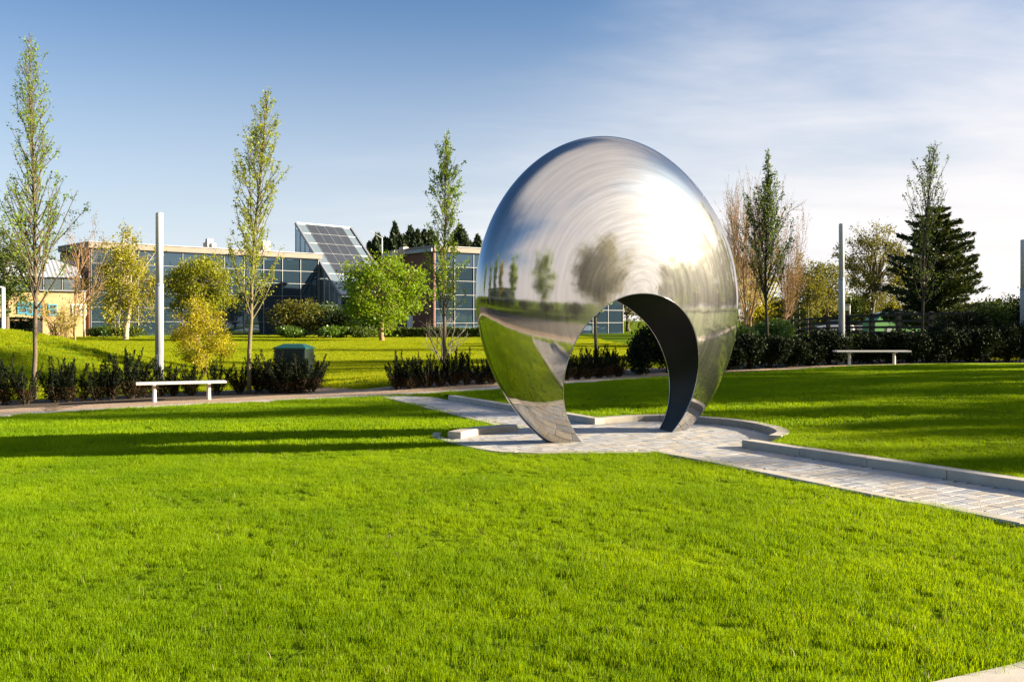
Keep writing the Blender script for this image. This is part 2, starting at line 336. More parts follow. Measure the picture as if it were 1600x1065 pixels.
def steel_material():
    """polished stainless steel turned in circles round the disc's own axis (object z)"""
    m, t, b = new_mat('polished_stainless_steel'); lk = t.links
    tcn = N(t, 'ShaderNodeTexCoord'); s = N(t, 'ShaderNodeSeparateXYZ'); lk.new(tcn.outputs['Object'], s.inputs[0])
    r2 = M(t, 'SQRT', M(t, 'ADD', M(t, 'MULTIPLY', s.outputs[0], s.outputs[0]), M(t, 'MULTIPLY', s.outputs[1], s.outputs[1])))
    ang = M(t, 'ARCTAN2', s.outputs[1], s.outputs[0])
    cb = N(t, 'ShaderNodeCombineXYZ'); lk.new(M(t, 'MULTIPLY', r2, 22.0), cb.inputs[0])
    lk.new(M(t, 'MULTIPLY', M(t, 'COSINE', ang), 1.3), cb.inputs[1]); lk.new(M(t, 'MULTIPLY', M(t, 'SINE', ang), 1.3), cb.inputs[2])
    rings = N(t, 'ShaderNodeTexNoise', i_Scale=1.0, i_Detail=7.0, i_Roughness=.75); lk.new(cb.outputs[0], rings.inputs['Vector'])
    cb2 = N(t, 'ShaderNodeCombineXYZ'); lk.new(M(t, 'MULTIPLY', r2, 4.0), cb2.inputs[0])
    lk.new(M(t, 'MULTIPLY', M(t, 'COSINE', ang), 1.6), cb2.inputs[1]); lk.new(M(t, 'MULTIPLY', M(t, 'SINE', ang), 1.6), cb2.inputs[2])
    broad = N(t, 'ShaderNodeTexNoise', i_Scale=1.0, i_Detail=3.0); lk.new(cb2.outputs[0], broad.inputs['Vector'])
    ro = M(t, 'ADD', M(t, 'MULTIPLY_ADD', rings.outputs[0], .10, -.012), M(t, 'MULTIPLY_ADD', broad.outputs[0], .07, -.03))
    lk.new(M(t, 'MAXIMUM', ro, .03), b.inputs['Roughness'])
    b.inputs['Metallic'].default_value = 1
    mr = N(t, 'ShaderNodeMapRange'); mr.inputs[1].default_value = .3; mr.inputs[2].default_value = .7; mr.inputs[3].default_value = .44; mr.inputs[4].default_value = .60; lk.new(rings.outputs[0], mr.inputs[0])
    v = N(t, 'ShaderNodeVectorMath', operation='SCALE'); v.inputs[0].default_value = (1.0, .95, .90); lk.new(mr.outputs[0], v.inputs['Scale']); lk.new(v.outputs[0], b.inputs['Base Color'])
    b.inputs['Anisotropic'].default_value = .2
    tg = N(t, 'ShaderNodeTangent', direction_type='RADIAL', axis='Z'); lk.new(tg.outputs[0], b.inputs['Tangent'])
    bp = N(t, 'ShaderNodeBump', i_Strength=.10, i_Distance=.02); lk.new(broad.outputs[0], bp.inputs['Height'])
    bp2 = N(t, 'ShaderNodeBump', i_Strength=.028, i_Distance=.01); lk.new(rings.outputs[0], bp2.inputs['Height']); lk.new(bp.outputs[0], bp2.inputs['Normal'])
    lk.new(bp2.outputs[0], b.inputs['Normal'])
    # fine circular scratches scatter part of the light widely
    b2_ = N(t, 'ShaderNodeBsdfAnisotropic') if hasattr(bpy.types, 'ShaderNodeBsdfAnisotropic') else N(t, 'ShaderNodeBsdfGlossy')
    b2_.inputs['Roughness'].default_value = .45; b2_.inputs['Color'].default_value = (.62, .61, .60, 1)
    ms = N(t, 'ShaderNodeMixShader'); lk.new(M(t, 'MULTIPLY_ADD', rings.outputs[0], .065, .0, clamp=True), ms.inputs[0])
    lk.new(b.outputs[0], ms.inputs[1]); lk.new(b2_.outputs[0], ms.inputs[2]); lk.new(ms.outputs[0], t.nodes['Material Output'].inputs['Surface']); return m
MAT['steel'] = steel_material()
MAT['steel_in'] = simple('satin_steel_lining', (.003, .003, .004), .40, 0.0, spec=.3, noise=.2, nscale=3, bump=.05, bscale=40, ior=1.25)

# ------------------------------------------------------------ ground plan
def poly(pts): return np.array([G(*p) for p in pts])
def inside(P, Q):
    """points P (n,2) in polygon Q (m,2)"""
    r = np.zeros(len(P), bool); x, y = P[:, 0], P[:, 1]; n = len(Q)
    for i in range(n):
        x1, y1 = Q[i]; x2, y2 = Q[(i+1) % n]
        c = (y1 > y) != (y2 > y)
        with np.errstate(divide='ignore', invalid='ignore'): xi = (x2-x1)*(y-y1)/(y2-y1)+x1
        r ^= c & (x < xi)
    return r
def resample(P, step, closed=True):
    P = np.asarray(P, float); Q = np.vstack([P, P[:1]]) if closed else P; o = []
    for a, b in zip(Q[:-1], Q[1:]):
        k = max(1, int(np.hypot(*(b-a))/step)); 
        for j in range(k): o.append(a+(b-a)*j/k)
    if not closed: o.append(Q[-1])
    return np.array(o)
def spline(P, closed=True, k=6):
    P = np.asarray(P, float); n = len(P); o = []
    for i in range(n if closed else n-1):
        g = (lambda j: P[j % n]) if closed else (lambda j: P[min(max(j, 0), n-1)])
        p0, p1, p2, p3 = g(i-1), g(i), g(i+1), g(i+2)
        for j in range(k):
            t = j/k; o.append(.5*((2*p1)+(-p0+p2)*t+(2*p0-5*p1+4*p2-p3)*t*t+(-p0+3*p1-3*p2+p3)*t**3))
    if not closed: o.append(P[-1])
    return np.array(o)
def offset(P, d, closed=True):
    """move every point of a counter-clockwise outline outward by d"""
    P = np.asarray(P, float)
    if closed: a = np.roll(P, 1, 0); b = np.roll(P, -1, 0)
    else: a = np.vstack([P[:1], P[:-1]]); b = np.vstack([P[1:], P[-1:]])
    t = b-a; t /= np.linalg.norm(t, axis=1)[:, None]+1e-9
    return P+np.stack([t[:, 1], -t[:, 0]], 1)*d
def sheet(name, P, zf, step, mat, kind='structure', smooth=True):
    P = resample(P, step); mn, mxx = P.min(0), P.max(0)
    gx, gy = np.meshgrid(np.arange(mn[0], mxx[0], step), np.arange(mn[1], mxx[1], step)); Gp = np.stack([gx.ravel(), gy.ravel()], 1)
    Gp = Gp+rng.normal(0, step*.08, Gp.shape); Gp = Gp[inside(Gp, P)]
    allp = [Vector(p) for p in np.vstack([P, Gp])]
    n = len(P); vv, ee, ff, *_ = delaunay_2d_cdt(allp, [(i, (i+1) % n) for i in range(n)], [list(range(n))], 1, 1e-4)
    V = np.array([(p.x, p.y) for p in vv]); F = [f for f in ff if len(f) == 3]
    V3 = np.column_stack([V, zf(V[:, 0], V[:, 1])])
    F = np.array([f if np.cross(V[f[1]]-V[f[0]], V[f[2]]-V[f[0]]) > 0 else (f[0], f[2], f[1]) for f in F])
    me = mesh_np(name, V3, F); o = obj(name, me, mat, None, smooth)
    if kind: o['kind'] = kind
    return o
def strip(name, A, B, zf, mat, dz=0.0, parent=None):
    """ribbon between two point rows, closed"""
    n = len(A); V = np.vstack([A, B]); V = np.column_stack([V, zf(V[:, 0], V[:, 1])+dz])
    F = [(i, (i+1) % n, n+(i+1) % n, n+i) for i in range(n)]
    a, b_, c = V[F[0][0]], V[F[0][1]], V[F[0][2]]
    if np.cross((b_-a)[:2], (c-a)[:2]) < 0: F = [f[::-1] for f in F]
    o = obj(name, mesh_np(name, V, np.array(F)), mat, parent, True); return o

# the whole ground as one sheet out to the horizon
def axis(a, b, fine, far):
    s = [a]; v = a
    while v < b:
        v += fine*(1+max(0, abs(v-10)-45)*.06); s.append(v)
    return np.array([-x for x in far[::-1]]+s+list(far)) if False else np.array(s)
xs = np.concatenate([[-1500, -900, -500, -300, -200, -140], np.arange(-100, -30, 4), np.arange(-30, 30, .6), np.arange(30, 100, 4), [110, 150, 220, 320, 520, 900, 1500]])
ys = np.concatenate([[-1500, -800, -400, -200, -100], np.arange(-60, -6, 5), np.arange(-6, 48, .6), np.arange(48, 140, 4), [150, 200, 280, 400, 700, 1200, 2500]])
gx, gy = np.meshgrid(xs, ys); V = np.column_stack([gx.ravel(), gy.ravel(), T(gx.ravel(), gy.ravel())])
nx, ny = len(xs), len(ys); ii, jj = np.meshgrid(np.arange(nx-1), np.arange(ny-1)); k0 = (jj*nx+ii).ravel()
o = obj('ground', mesh_np('ground', V, np.stack([k0, k0+1, k0+nx+1, k0+nx], 1)), MAT['ground'], None, True); o['kind'] = 'structure'

# ring path round the lawn: its inner edge, traced on the ground
edge_far = [G(*p) for p in [(0, 652), (70, 647), (140, 642.5), (280, 635.5), (400, 629.5), (493, 624.5), (600, 620), (740, 612), (880, 601.5), (1046, 590), (1230, 579.5), (1306, 575), (1400, 572.5), (1500, 571.5), (1600, 571.5)]]
ring = edge_far[::-1]+[(-9.6, 13.6), (-9.9, 11), (-9.4, 8.2), (-7.6, 5.6), (-5, 4.0), (-2, 3.3), (.2, 3.45), G(1490, 1065), G(1600, 1040), (3.6, 5.15), (5.0, 6.2), (6.7, 7.8), (9, 10.2), (12, 13.4), (15, 17.8), (17, 22.5), (17.2, 26.0)]
ring = np.array(ring)
if np.sum(ring[:, 0]*np.roll(ring[:, 1], -1)-np.roll(ring[:, 0], -1)*ring[:, 1]) < 0: ring = ring[::-1]
ring = spline(ring, True, 5)
band = offset(ring, .42); outer = offset(ring, 1.75)
strip('path', band, outer, T, MAT['tarmac'], .012)['kind'] = 'structure'
# path branch between cabinet and middle hedge
bp_ = [G(*p) for p in [(452, 598), (492, 604.5), (550, 607.5), (612, 611.5), (660, 612), (600, 618), (500, 617), (430, 610)]]
bp_arr = np.array(bp_)
sheet('side_path', np.array(bp_), lambda x, y: T(x, y)+.008, .4, MAT['tarmac'])

# pale edging stones between lawn and gravel, in separate lengths
er = empty('lawn_edging', (0, 0, 0)); tag(er, kind='structure')
def run_len(P, closed=True):
    Q = np.vstack([P, P[:1]]) if closed else P; return np.concatenate([[0], np.cumsum(np.hypot(*np.diff(Q, axis=0).T))]), Q
sl, Q = run_len(ring); tot = sl[-1]; slo, Qo = run_len(band)
def pt(P, s_, a): return np.array([np.interp(a, s_, P[:, 0]), np.interp(a, s_, P[:, 1])])
nst = int(tot/.92)
for k in range(nst):
    m = MB(); f0, f1 = (k+.006)/nst, (k+.994)/nst
    vs = []
    for z0, z1 in ((-.05, None), (.022, None)):
        for f in (f0, (f0+f1)/2, f1):
            i_ = pt(Q, sl, f*tot); o_ = i_+(pt(Qo, sl, f*tot)-i_)
            for p in (i_, o_): vs.append((p[0], p[1], Tz(*p)+z0+rng.normal(0, .001)))
    m.add(vs, [(6, 7, 9, 8), (8, 9, 11, 10), (0, 2, 8, 6), (2, 4, 10, 8), (7, 1, 3, 9)[::1], (9, 3, 5, 11), (0, 6, 7, 1), (4, 5, 11, 10)])
    m.build('edging_stone', MAT['kerb'], er)

# ------------------------------------------------------------ plaza and paved path
pdir = np.array([.505, -.863]); pnor = np.array([.863, .505])           # along the path towards the camera, and across
k1a, k1b = np.array(G(700, 626.5)), np.array(G(929.4, 665.9))
k3a, k3b = np.array(G(1159, 702)), np.array(G(1600, 771.6))
kd = (k3b-k3a)/np.linalg.norm(k3b-k3a)
k3end = k3b+kd*1.1
kd1 = (k1b-k1a)/np.linalg.norm(k1b-k1a)
ARC = [np.array(G(*p)) for p in [(929.4, 665.9), (945, 664.3), (992, 661.2), (1032, 660.5), (1070, 661.5), (1100, 664.5), (1136, 667.5), (1176, 673.5), (1202, 681), (1213, 688), (1200, 694.5)]]
FR = [np.array(G(*p)) for p in [(687, 683), (708, 690.8), (736, 698), (759, 703), (787, 707.3), (839, 709), (900, 708.8), (980, 708), (1030, 707)]]
pe0, pe1 = np.array(G(1100, 720)), np.array(G(1600, 820)); ped = (pe1-pe0)/np.linalg.norm(pe1-pe0); pe_end = pe1+ped*1.0
K2in = [np.array(G(*p)) for p in [(809, 677.5), (789, 678.4), (766, 680.3), (746, 683), (731, 685.8), (720, 688.6)]]
ul0, ul1 = np.array(G(603, 620.5)), np.array(G(781, 664.5))
uld = (ul1-ul0)/np.linalg.norm(ul1-ul0)
arcs = spline(np.array(ARC), False, 5)
plaza = [k1a-kd1*1.0, k1b]+list(arcs[1:])+[k3a, k3b, k3end, pe_end, pe1, pe0]+FR[::-1]
# K2 outer side, then back up the path's left edge
k2o = offset(spline(np.array(K2in), False, 4), .22, False)
plaza += list(k2o[::-1])+[np.array(G(812, 672)), ul1, ul0-uld*.15]
plaza = np.array(plaza)
bed = sheet('paving', plaza, lambda x, y: T(x, y)+.019, .35, MAT['joint'])
# pavers: rows across the path; cut to the plaza outline
rowh, gap = .135, .004
c0 = np.array([1.4, 12.8])
cand = []
nrow = int(24/rowh)
for r_ in range(-nrow//2, nrow//2):
    a = r_*rowh; o_ = -4+(r_ % 2)*.09; xx = o_
    rr = np.random.default_rng(r_+500)
    while xx < 4:
        ln = rr.choice([.16, .20, .24]); cand.append((a, xx, ln)); xx += ln
cand = np.array(cand); ctr = c0+cand[:, :1]*pdir+(cand[:, 1:2]+cand[:, 2:3]/2)*pnor
full = inside(ctr, plaza) | inside(ctr-pnor*cand[:, 2:3]*.4, plaza) | inside(ctr+pnor*cand[:, 2:3]*.4, plaza)
for i in np.where(full & ~inside(ctr, plaza))[0]:
    sgn = -1 if inside(ctr[i:i+1]-pnor*cand[i, 2]*.4, plaza)[0] else 1
    ctr[i] = ctr[i]+sgn*pnor*cand[i, 2]*.36
from bisect import bisect
def clip_poly(sub, P):
    return sub
near_i = [i for i in np.where(full)[0]]
near_i.sort(key=lambda i: -1.0/(ctr[i][1]**2) if abs(ctr[i][0]/ctr[i][1]) < .56 else 1)
mesh_cache = {}
def paver_geo(ln, m, c, ci):
    hx, hy = (rowh-gap)/2, (ln-gap)/2
    q = []
    corners = []
    for sx, sy in ((-1, -1), (1, -1), (1, 1), (-1, 1)):
        p = c+pdir*sx*hx+pnor*sy*hy; corners.append(p)
    C4 = np.array(corners); ins = inside(C4, plaza)
    # corners outside the outline slide to the centre line until inside
    for j in range(4):
        if not ins[j]:
            lo = 0.0; hi = 1.0
            for _ in range(9):
                md = (lo+hi)/2
                if inside(np.array([c+(C4[j]-c)*md]), plaza)[0]: lo = md
                else: hi = md
            C4[j] = c+(C4[j]-c)*lo*.98
    dz = rng.normal(0, .0007); tl = rng.normal(0, .003, 2)
    top = [(p[0], p[1], Tz(*p)+.028+dz+tl.dot(p-c)) for p in C4]; low = [(p[0], p[1], Tz(*p)-.01) for p in C4]
    chm = [tuple(np.array(t_)*(1-.035)+np.array((*c, Tz(*c)+.028+dz))*.035) for t_ in top]
    up = [(t_[0], t_[1], t_[2]-.0025) for t_ in top]
    m.add(low+up+chm, [(8, 9, 10, 11)]+[(4+a, 4+(a+1) % 4, 8+(a+1) % 4, 8+a) for a in range(4)]+[(a, (a+1) % 4, 4+(a+1) % 4, 4+a) for a in range(4)])
cols = np.random.default_rng(3)
rest = [MB() for _ in PAVCOL]
for k, i in enumerate(near_i):
    ci = int(cols.choice(6, p=[.25, .2, .2, .12, .09, .14]))
    if k < 298:
        m = MB(); paver_geo(cand[i][2], m, ctr[i], ci); m.build('paver', MAT['pav%d' % ci], bed)
    else: paver_geo(cand[i][2], rest[ci], ctr[i], ci)
far = MB(); me_mats = []
midx = []
for ci, m in enumerate(rest):
    far.add(m.v, m.f); midx += [ci]*len(m.f)
me = far.mesh('far_pavers')
for ci in range(6): me.materials.append(MAT['pav%d' % ci])
me.polygons.foreach_set('material_index', midx); fo = obj('far_pavers', me, None, bed); fo['kind'] = 'stuff'

# flush pale edging along the front of the plaza and the path's lawn side
def kerb_run(parent, P, width, h0, h1, L_, name, zextra=0.0, closed=False, hfun=None):
    """solid stones along a line; the line is the face towards the paving, width goes to its left"""
    s_, Qq = run_len(np.asarray(P), False); total = s_[-1]; n = max(1, round(total/L_))
    for k in range(n):
        a0, a1 = total*k/n+.004, total*(k+1)/n-.004; sub = max(1, int((a1-a0)/.08)); ts_ = np.linspace(a0, a1, sub+1)
        pi = np.array([pt(Qq, s_, a) for a in ts_]); tt = np.array([pt(Qq, s_, min(a+.03, total))-pt(Qq, s_, max(a-.03, 0)) for a in ts_]); tt /= np.linalg.norm(tt, axis=1)[:, None]
        po = pi+np.stack([-tt[:, 1], tt[:, 0]], 1)*width
        vs = []; ch = .008
        dz = rng.normal(0, .0018)
        for a_, b_, t_ in zip(pi, po, ts_):
            zt = T(a_[0], a_[1])+h1+dz; nrm = (b_-a_)/np.linalg.norm(b_-a_)
            zb = T(a_[0], a_[1])+h0
            for p, z in ((a_, zb), (a_, zt-ch), (a_+nrm*ch, zt), (b_-nrm*ch, zt), (b_, zt-ch), (b_, zb)): vs.append((p[0], p[1], float(z)))
        fs = []
        for j in range(sub):
            for q in range(5): fs.append((j*6+q, (j+1)*6+q, (j+1)*6+q+1, j*6+q+1))
        fs += [(0, 1, 2, 3, 4, 5), tuple(sub*6+q for q in (5, 4, 3, 2, 1, 0))]
        MB().add(vs, fs).build(name, MAT['kerb'], parent)
KH = .115
fl = empty('flush_edging', (0, 0, 0)); tag(fl, kind='structure')
kerb_run(fl, np.array(FR[::-1]+[np.array(G(690, 678))])[:], -.0-.12 if False else .12, -.05, .028, .9, 'edging_stone')
kerb_run(fl, np.array([pe_end, pe1, pe0, FR[-1]])+pnor*.05, .16, -.05, .028, .9, 'edging_stone')
kerb_run(fl, np.array([ul1, ul0-uld*.1]), .12, -.05, .028, .9, 'edging_stone')

kb = empty('granite_kerb', (*k1b, Tz(*k1b))); kb.location = (0, 0, 0)
tag(kb, 'long pale granite kerb retaining the raised lawn behind the steel sculpture', 'kerb')
kerb_run(kb, np.array([k1a, k1b]), .17, -.1, KH, 1.15, 'kerb_stone')
# arc: ends mitred against the straight runs
kerb_run(kb, np.vstack([arcs]), .17, -.1, KH, 1.0, 'kerb_stone')
kerb_run(kb, np.array([k3a, k3b, k3end]), .17, -.1, KH, .98, 'kerb_stone')
ks = empty('granite_kerb', (0, 0, 0)); tag(ks, 'short curved granite kerb with bright end face left of the sculpture', 'kerb')
k2 = spline(np.array(K2in), False, 4)
kerb_run(ks, k2[::-1], .20, -.1, KH, .75, 'kerb_stone')

# raised lawn behind the kerb
ko = offset(np.array([k1a, k1b]), -.22, False)
def kline(P, w_): 
    P = np.asarray(P); a = np.vstack([P[:1], P[:-1]]); b = np.vstack([P[1:], P[-1:]]); t = b-a; t /= np.linalg.norm(t, axis=1)[:, None]+1e-9
    return P+np.stack([-t[:, 1], t[:, 0]], 1)*w_
kerbline = np.vstack([kline([k1a, k1b], .16)[:1], kline([k1a, k1b], .16)[1:]+np.array([.05, .05]), kline(arcs, .16)[3:-3], kline([k3a, k3b, k3end], .16)[0:1]+kd*.35, kline([k3a, k3b, k3end], .16)[1:]])
kfull = np.vstack([[k1a], [k1b], arcs, [k3a], [k3b], [k3end]])
def dist_to(P, Lp):
    P = np.asarray(P, float); d = np.full(len(P), 1e9)
    for a, b in zip(Lp[:-1], Lp[1:]):
        ab = b-a; t = np.clip(((P-a)@ab)/(ab@ab+1e-9), 0, 1); d = np.minimum(d, np.hypot(*(P-a-t[:, None]*ab).T))
    return d
def lift_r(x, y):
    """how far the right hand lawn stands above the base terrain"""
    P = np.stack([np.ravel(x), np.ravel(y)], 1)
    dk = dist_to(P, kfull); dr = dist_to(P, np.vstack([ring, ring[:1]]))
    return (.012+(KH-.03)*sstep(0.0, 1.6, dr)*(1-.3*sstep(3, 10, dk))+.05*sstep(.3, 2.5, dk)*sstep(0, 3, dr)).reshape(np.shape(x))
# outline: kerb outer side + ring inner edge on the far side
def ring_between(a, b):
    ia = int(np.argmin(np.hypot(*(ring-a).T))); ib = int(np.argmin(np.hypot(*(ring-b).T)))
    n = len(ring)
    fw = [ring[(ia+k) % n] for k in range((ib-ia) % n+1)]; return fw
ka, kz = kerbline[0], kerbline[-1]
raised = np.array(list(kerbline)+ring_between(kz, ka))
sheet('raised_lawn', raised, lambda x, y: T(x, y)+lift_r(x, y), .5, MAT['ground'])
def lift_l(x, y):
    P = np.stack([np.ravel(x), np.ravel(y)], 1); d = dist_to(P, k2o)
    return ((.11*np.exp(-(d/.8)**2))).reshape(np.shape(x))
# bank of turf behind the short kerb
bank = np.array(list(k2o)+[np.array(G(660, 676)), np.array(G(640, 660)), np.array(G(690, 650)), ul1+np.array([-.25, 0])])

# mulch beds under the hedges
def bed_between(px_list, name):
    P = np.array([G(*p) for p in px_list]); return sheet(name, P, lambda x, y: T(x, y)+.016, .5, MAT['soil'])
o1 = offset(ring, 1.78); o2 = offset(ring, 4.4)
def bed_arc(pa, pb, w0=1.78, w1=4.2, name='mulch_bed'):
    """bed along the outside of the ring path between two photo columns"""
    a = offset(ring, w0); b = offset(ring, w1); col = CX+FPX*a[:, 0]/np.maximum(a[:, 1], .1)
    sel = [i for i in range(len(ring)) if pa <= col[i] <= pb and a[i, 1] > 12]
    sel.sort(key=lambda i: col[i]); A = a[sel]; B = b[sel]
    MULCH.append(np.vstack([A, B[::-1]]))
    return sheet(name, np.vstack([A, B[::-1]]), lambda x, y: T(x, y)+.018, .5, MAT['soil'])
MULCH = []
bed_arc(-260, 492); bed_arc(612, 1700)

# ------------------------------------------------------------ the steel sculpture
PSI, CC, AA, BB = .55, .50, 2.147, 2.175
Z0 = 1.8613; cen = Vector((1.409, 12.834, Z0))
uu = Vector((math.cos(PSI), math.sin(PSI), 0)); nn = Vector((math.sin(PSI), -math.cos(PSI), 0)); vv_ = Vector((0, 0, 1))
def Rm(th): return 1-.0088*math.sin(2*th)+.0025*math.cos(3*th)+.0048*math.sin(3*th)+.0074*math.cos(4*th)
def wmax(u, v):
    th = math.atan2(v/BB, u/AA); q = ((u/AA)**2+(v/BB)**2)/Rm(th)**2
    return CC*math.sqrt(max(0, 1-q))
hc = (0.0, -1.03)
HA = np.radians([-180, -150, -136, -120, -90, -60, -48, -30, -10, 10, 30, 50, 70, 90, 110, 130, 150, 165, 180])
# measured radius of the opening round hc
hole_pts_f = [(-.721, -1.842), (-.862, -1.691), (-.999, -1.498), (-1.095, -1.261), (-1.117, -1.026), (-1.072, -.739), (-.97, -.501), (-.787, -.261), (-.61, -.12), (-.416, -.005), (-.205, .06), (.087, .087), (.363, .05), (.576, -.024), (.774, -.15), (.95, -.343), (1.046, -.557), (1.098, -.802), (1.085, -1.135), (.975, -1.483), (.86, -1.65), (.68, -1.86)]
hole_pts_r = [(.57, -.09), (.751, -.211), (.931, -.362), (1.06, -.573), (1.14, -.745), (1.19, -.986), (1.19, -1.176), (1.105, -1.50), (.988, -1.678), (.815, -1.86)]
def hole_r(pts, extra=()):
    a = sorted((math.atan2(v-hc[1], u-hc[0]) % (2*math.pi), math.hypot(u-hc[0], v-hc[1])) for u, v in list(pts)+list(extra))
    A = np.array(a); A = np.vstack([A[-3:]-[2*math.pi, 0], A, A[:3]+[2*math.pi, 0]])
    th = np.linspace(0, 2*math.pi, 721); r = np.interp(th, A[:, 0], A[:, 1])
    k = 41; rp = np.concatenate([r[:-1][-k:], r[:-1], r[:-1][:k]]); ke = np.hanning(2*k//2*2+1); ke /= ke.sum(); r2 = np.convolve(rp, ke, 'same')[k:-k]
    return lambda t: float(np.interp(t % (2*math.pi), th[:-1], r2, period=2*math.pi))
rf = hole_r(hole_pts_f)
mir = [(-u*.98, v) for u, v in hole_pts_r]
rr_ = hole_r(hole_pts_r, mir+[(0, .09), (.25, .05), (-.25, .05)])
# polar grid round the opening's centre, from foot over the crown to foot
def rim_r(t):
    lo, hi = 0.0, 5.0
    for _ in range(40):
        m_ = (lo+hi)/2; u, v = hc[0]+m_*math.cos(t), hc[1]+m_*math.sin(t)
        th = math.atan2(v/BB, u/AA)
        if (u/AA)**2+(v/BB)**2 < Rm(th)**2: lo = m_
        else: hi = m_
    return lo
def ground_cut(v): return v
TH = np.linspace(math.radians(-62), math.radians(242), 301); NS = 56
Vf = []; 
def P3(u, v, w_): return (u, v, w_)      # object frame: x = across, y = up, z = disc axis
rows = []
for t in TH:
    R1 = rim_r(t); a = rf(t); b = rr_(t); col = []
    a = min(a, R1-.01); b = min(b, R1-.01)
    for k in range(NS+1):
        s_ = math.sin(math.pi/2*k/NS); r_ = a+(R1-a)*s_; u, v = hc[0]+r_*math.cos(t), hc[1]+r_*math.sin(t); col.append((u, v, wmax(u, v) if k < NS else 0))
    for k in range(NS-1, -1, -1):
        s_ = math.sin(math.pi/2*k/NS); r_ = b+(R1-b)*s_; u, v = hc[0]+r_*math.cos(t), hc[1]+r_*math.sin(t); col.append((u, v, -wmax(u, v)))
    rows.append(col)
V = np.array(rows).reshape(-1, 3); nc = 2*NS+1; F = []
for i in range(len(TH)-1):
    for k in range(nc-1): F.append((i*nc+k, i*nc+k+1, (i+1)*nc+k+1, (i+1)*nc+k))
sc_root = empty('steel_sculpture', (cen.x, cen.y, 0)); 
tag(sc_root, 'huge polished steel disc sculpture with an arched opening, standing on two pointed feet', 'sculpture')
Mx = Matrix(((uu.x, 0, nn.x, cen.x), (uu.y, 0, nn.y, cen.y), (0, 1, 0, Z0), (0, 0, 0, 1)))
def place_local(o):
    o.parent = sc_root; o.matrix_basis = Matrix.Translation((-cen.x, -cen.y, 0)) @ Mx
me = mesh_np('shell', V, np.array(F)); shell = obj('shell', me, MAT['steel'], None, True)
place_local(shell)
# lining of the opening, with a small returned lip
V = []; F = []; NW = 14
for t in TH:
    R1 = rim_r(t); a = min(rf(t), R1-.01); b = min(rr_(t), R1-.01)
    uf, vf = hc[0]+a*math.cos(t), hc[1]+a*math.sin(t); ub, vb = hc[0]+b*math.cos(t), hc[1]+b*math.sin(t)
    wf, wb = wmax(uf, vf), -wmax(ub, vb)
    for k in range(NW+1):
        s_ = k/NW; V.append((uf+(ub-uf)*s_, vf+(vb-vf)*s_, wf+(wb-wf)*s_))
for i in range(len(TH)-1):
    for k in range(NW): F.append((i*(NW+1)+k, (i+1)*(NW+1)+k, (i+1)*(NW+1)+k+1, i*(NW+1)+k+1))
lin = obj('opening_lining', mesh_np('opening_lining', V, np.array(F)), MAT['steel_in'], None, True); place_local(lin)
# rim of the opening: thin bright bead on the front and back edge
for fn, sg in ((rf, 1), (rr_, -1)):
    pts_ = []
    for t in TH[::2]:
        R1 = rim_r(t); a = min(fn(t), R1-.01)-.003; u, v = hc[0]+a*math.cos(t), hc[1]+a*math.sin(t); pts_.append((u, v, sg*(wmax(u, v)-.001)))
    o = MB().tube(pts_, [.007]*len(pts_), 6).build('edge_bead', MAT['steel'], None, True); place_local(o)
# welded seam ring near the rim
pts_ = []
for k in range(220):
    t = 2*math.pi*k/219; q = .955; u, v = AA*q*math.cos(t)*Rm(t), BB*q*math.sin(t)*Rm(t)
    if v < -.5: continue
    pts_.append((u, v, wmax(u, v)+.0005))
pts_.sort(key=lambda p: (math.atan2(p[1], p[0])+math.pi/2) % (2*math.pi))
o = MB().tube(pts_, [.0008]*len(pts_), 5).build('weld_seam', MAT['steel'], None, True); place_local(o)

# ------------------------------------------------------------ benches, poles, lamp, cabinet
def make_bench(a, b, label, h=.45, seatlen=None):
    """a, b: ground points of the two legs"""
    a = np.array(a); b = np.array(b); c = (a+b)/2; d = b-a; sp = np.hypot(*d); rz = math.atan2(d[1], d[0])
    z = (Tz(*a)+Tz(*b))/2
    r = empty('bench', (c[0], c[1], z), rz); tag(r, label, 'bench', 'white backless benches beside the gravel path')
    ln = seatlen or sp*1.66
    for k in range(3):
        m = MB(); y = (k-1)*.135; m.box((0, y, h-.022), (ln/2-.005*(k != 1), .062, .022), ch=.008); m.build('seat_board', MAT['bench'], r)
    for s_ in (-1, 1):
        m = MB(); m.lathe([(.055, -.05), (.05, .0), (.042, .35), (.048, h-.062)], 14, (s_*sp/2, 0, 0)); m.build('leg', MAT['bench'], r, True)
        MB().box((s_*sp/2, 0, h-.054), (.03, .19, .009)).build('bracket', MAT['bench'], r)
    return r
bl = make_bench(G(241, 629), G(326, 624.8), 'white backless bench in front of the dark shrubs left of the cabinet', .43)
brr = make_bench(G(1327, 573.2), G(1397, 571.6), 'white backless bench against the black hedge at right', .47)

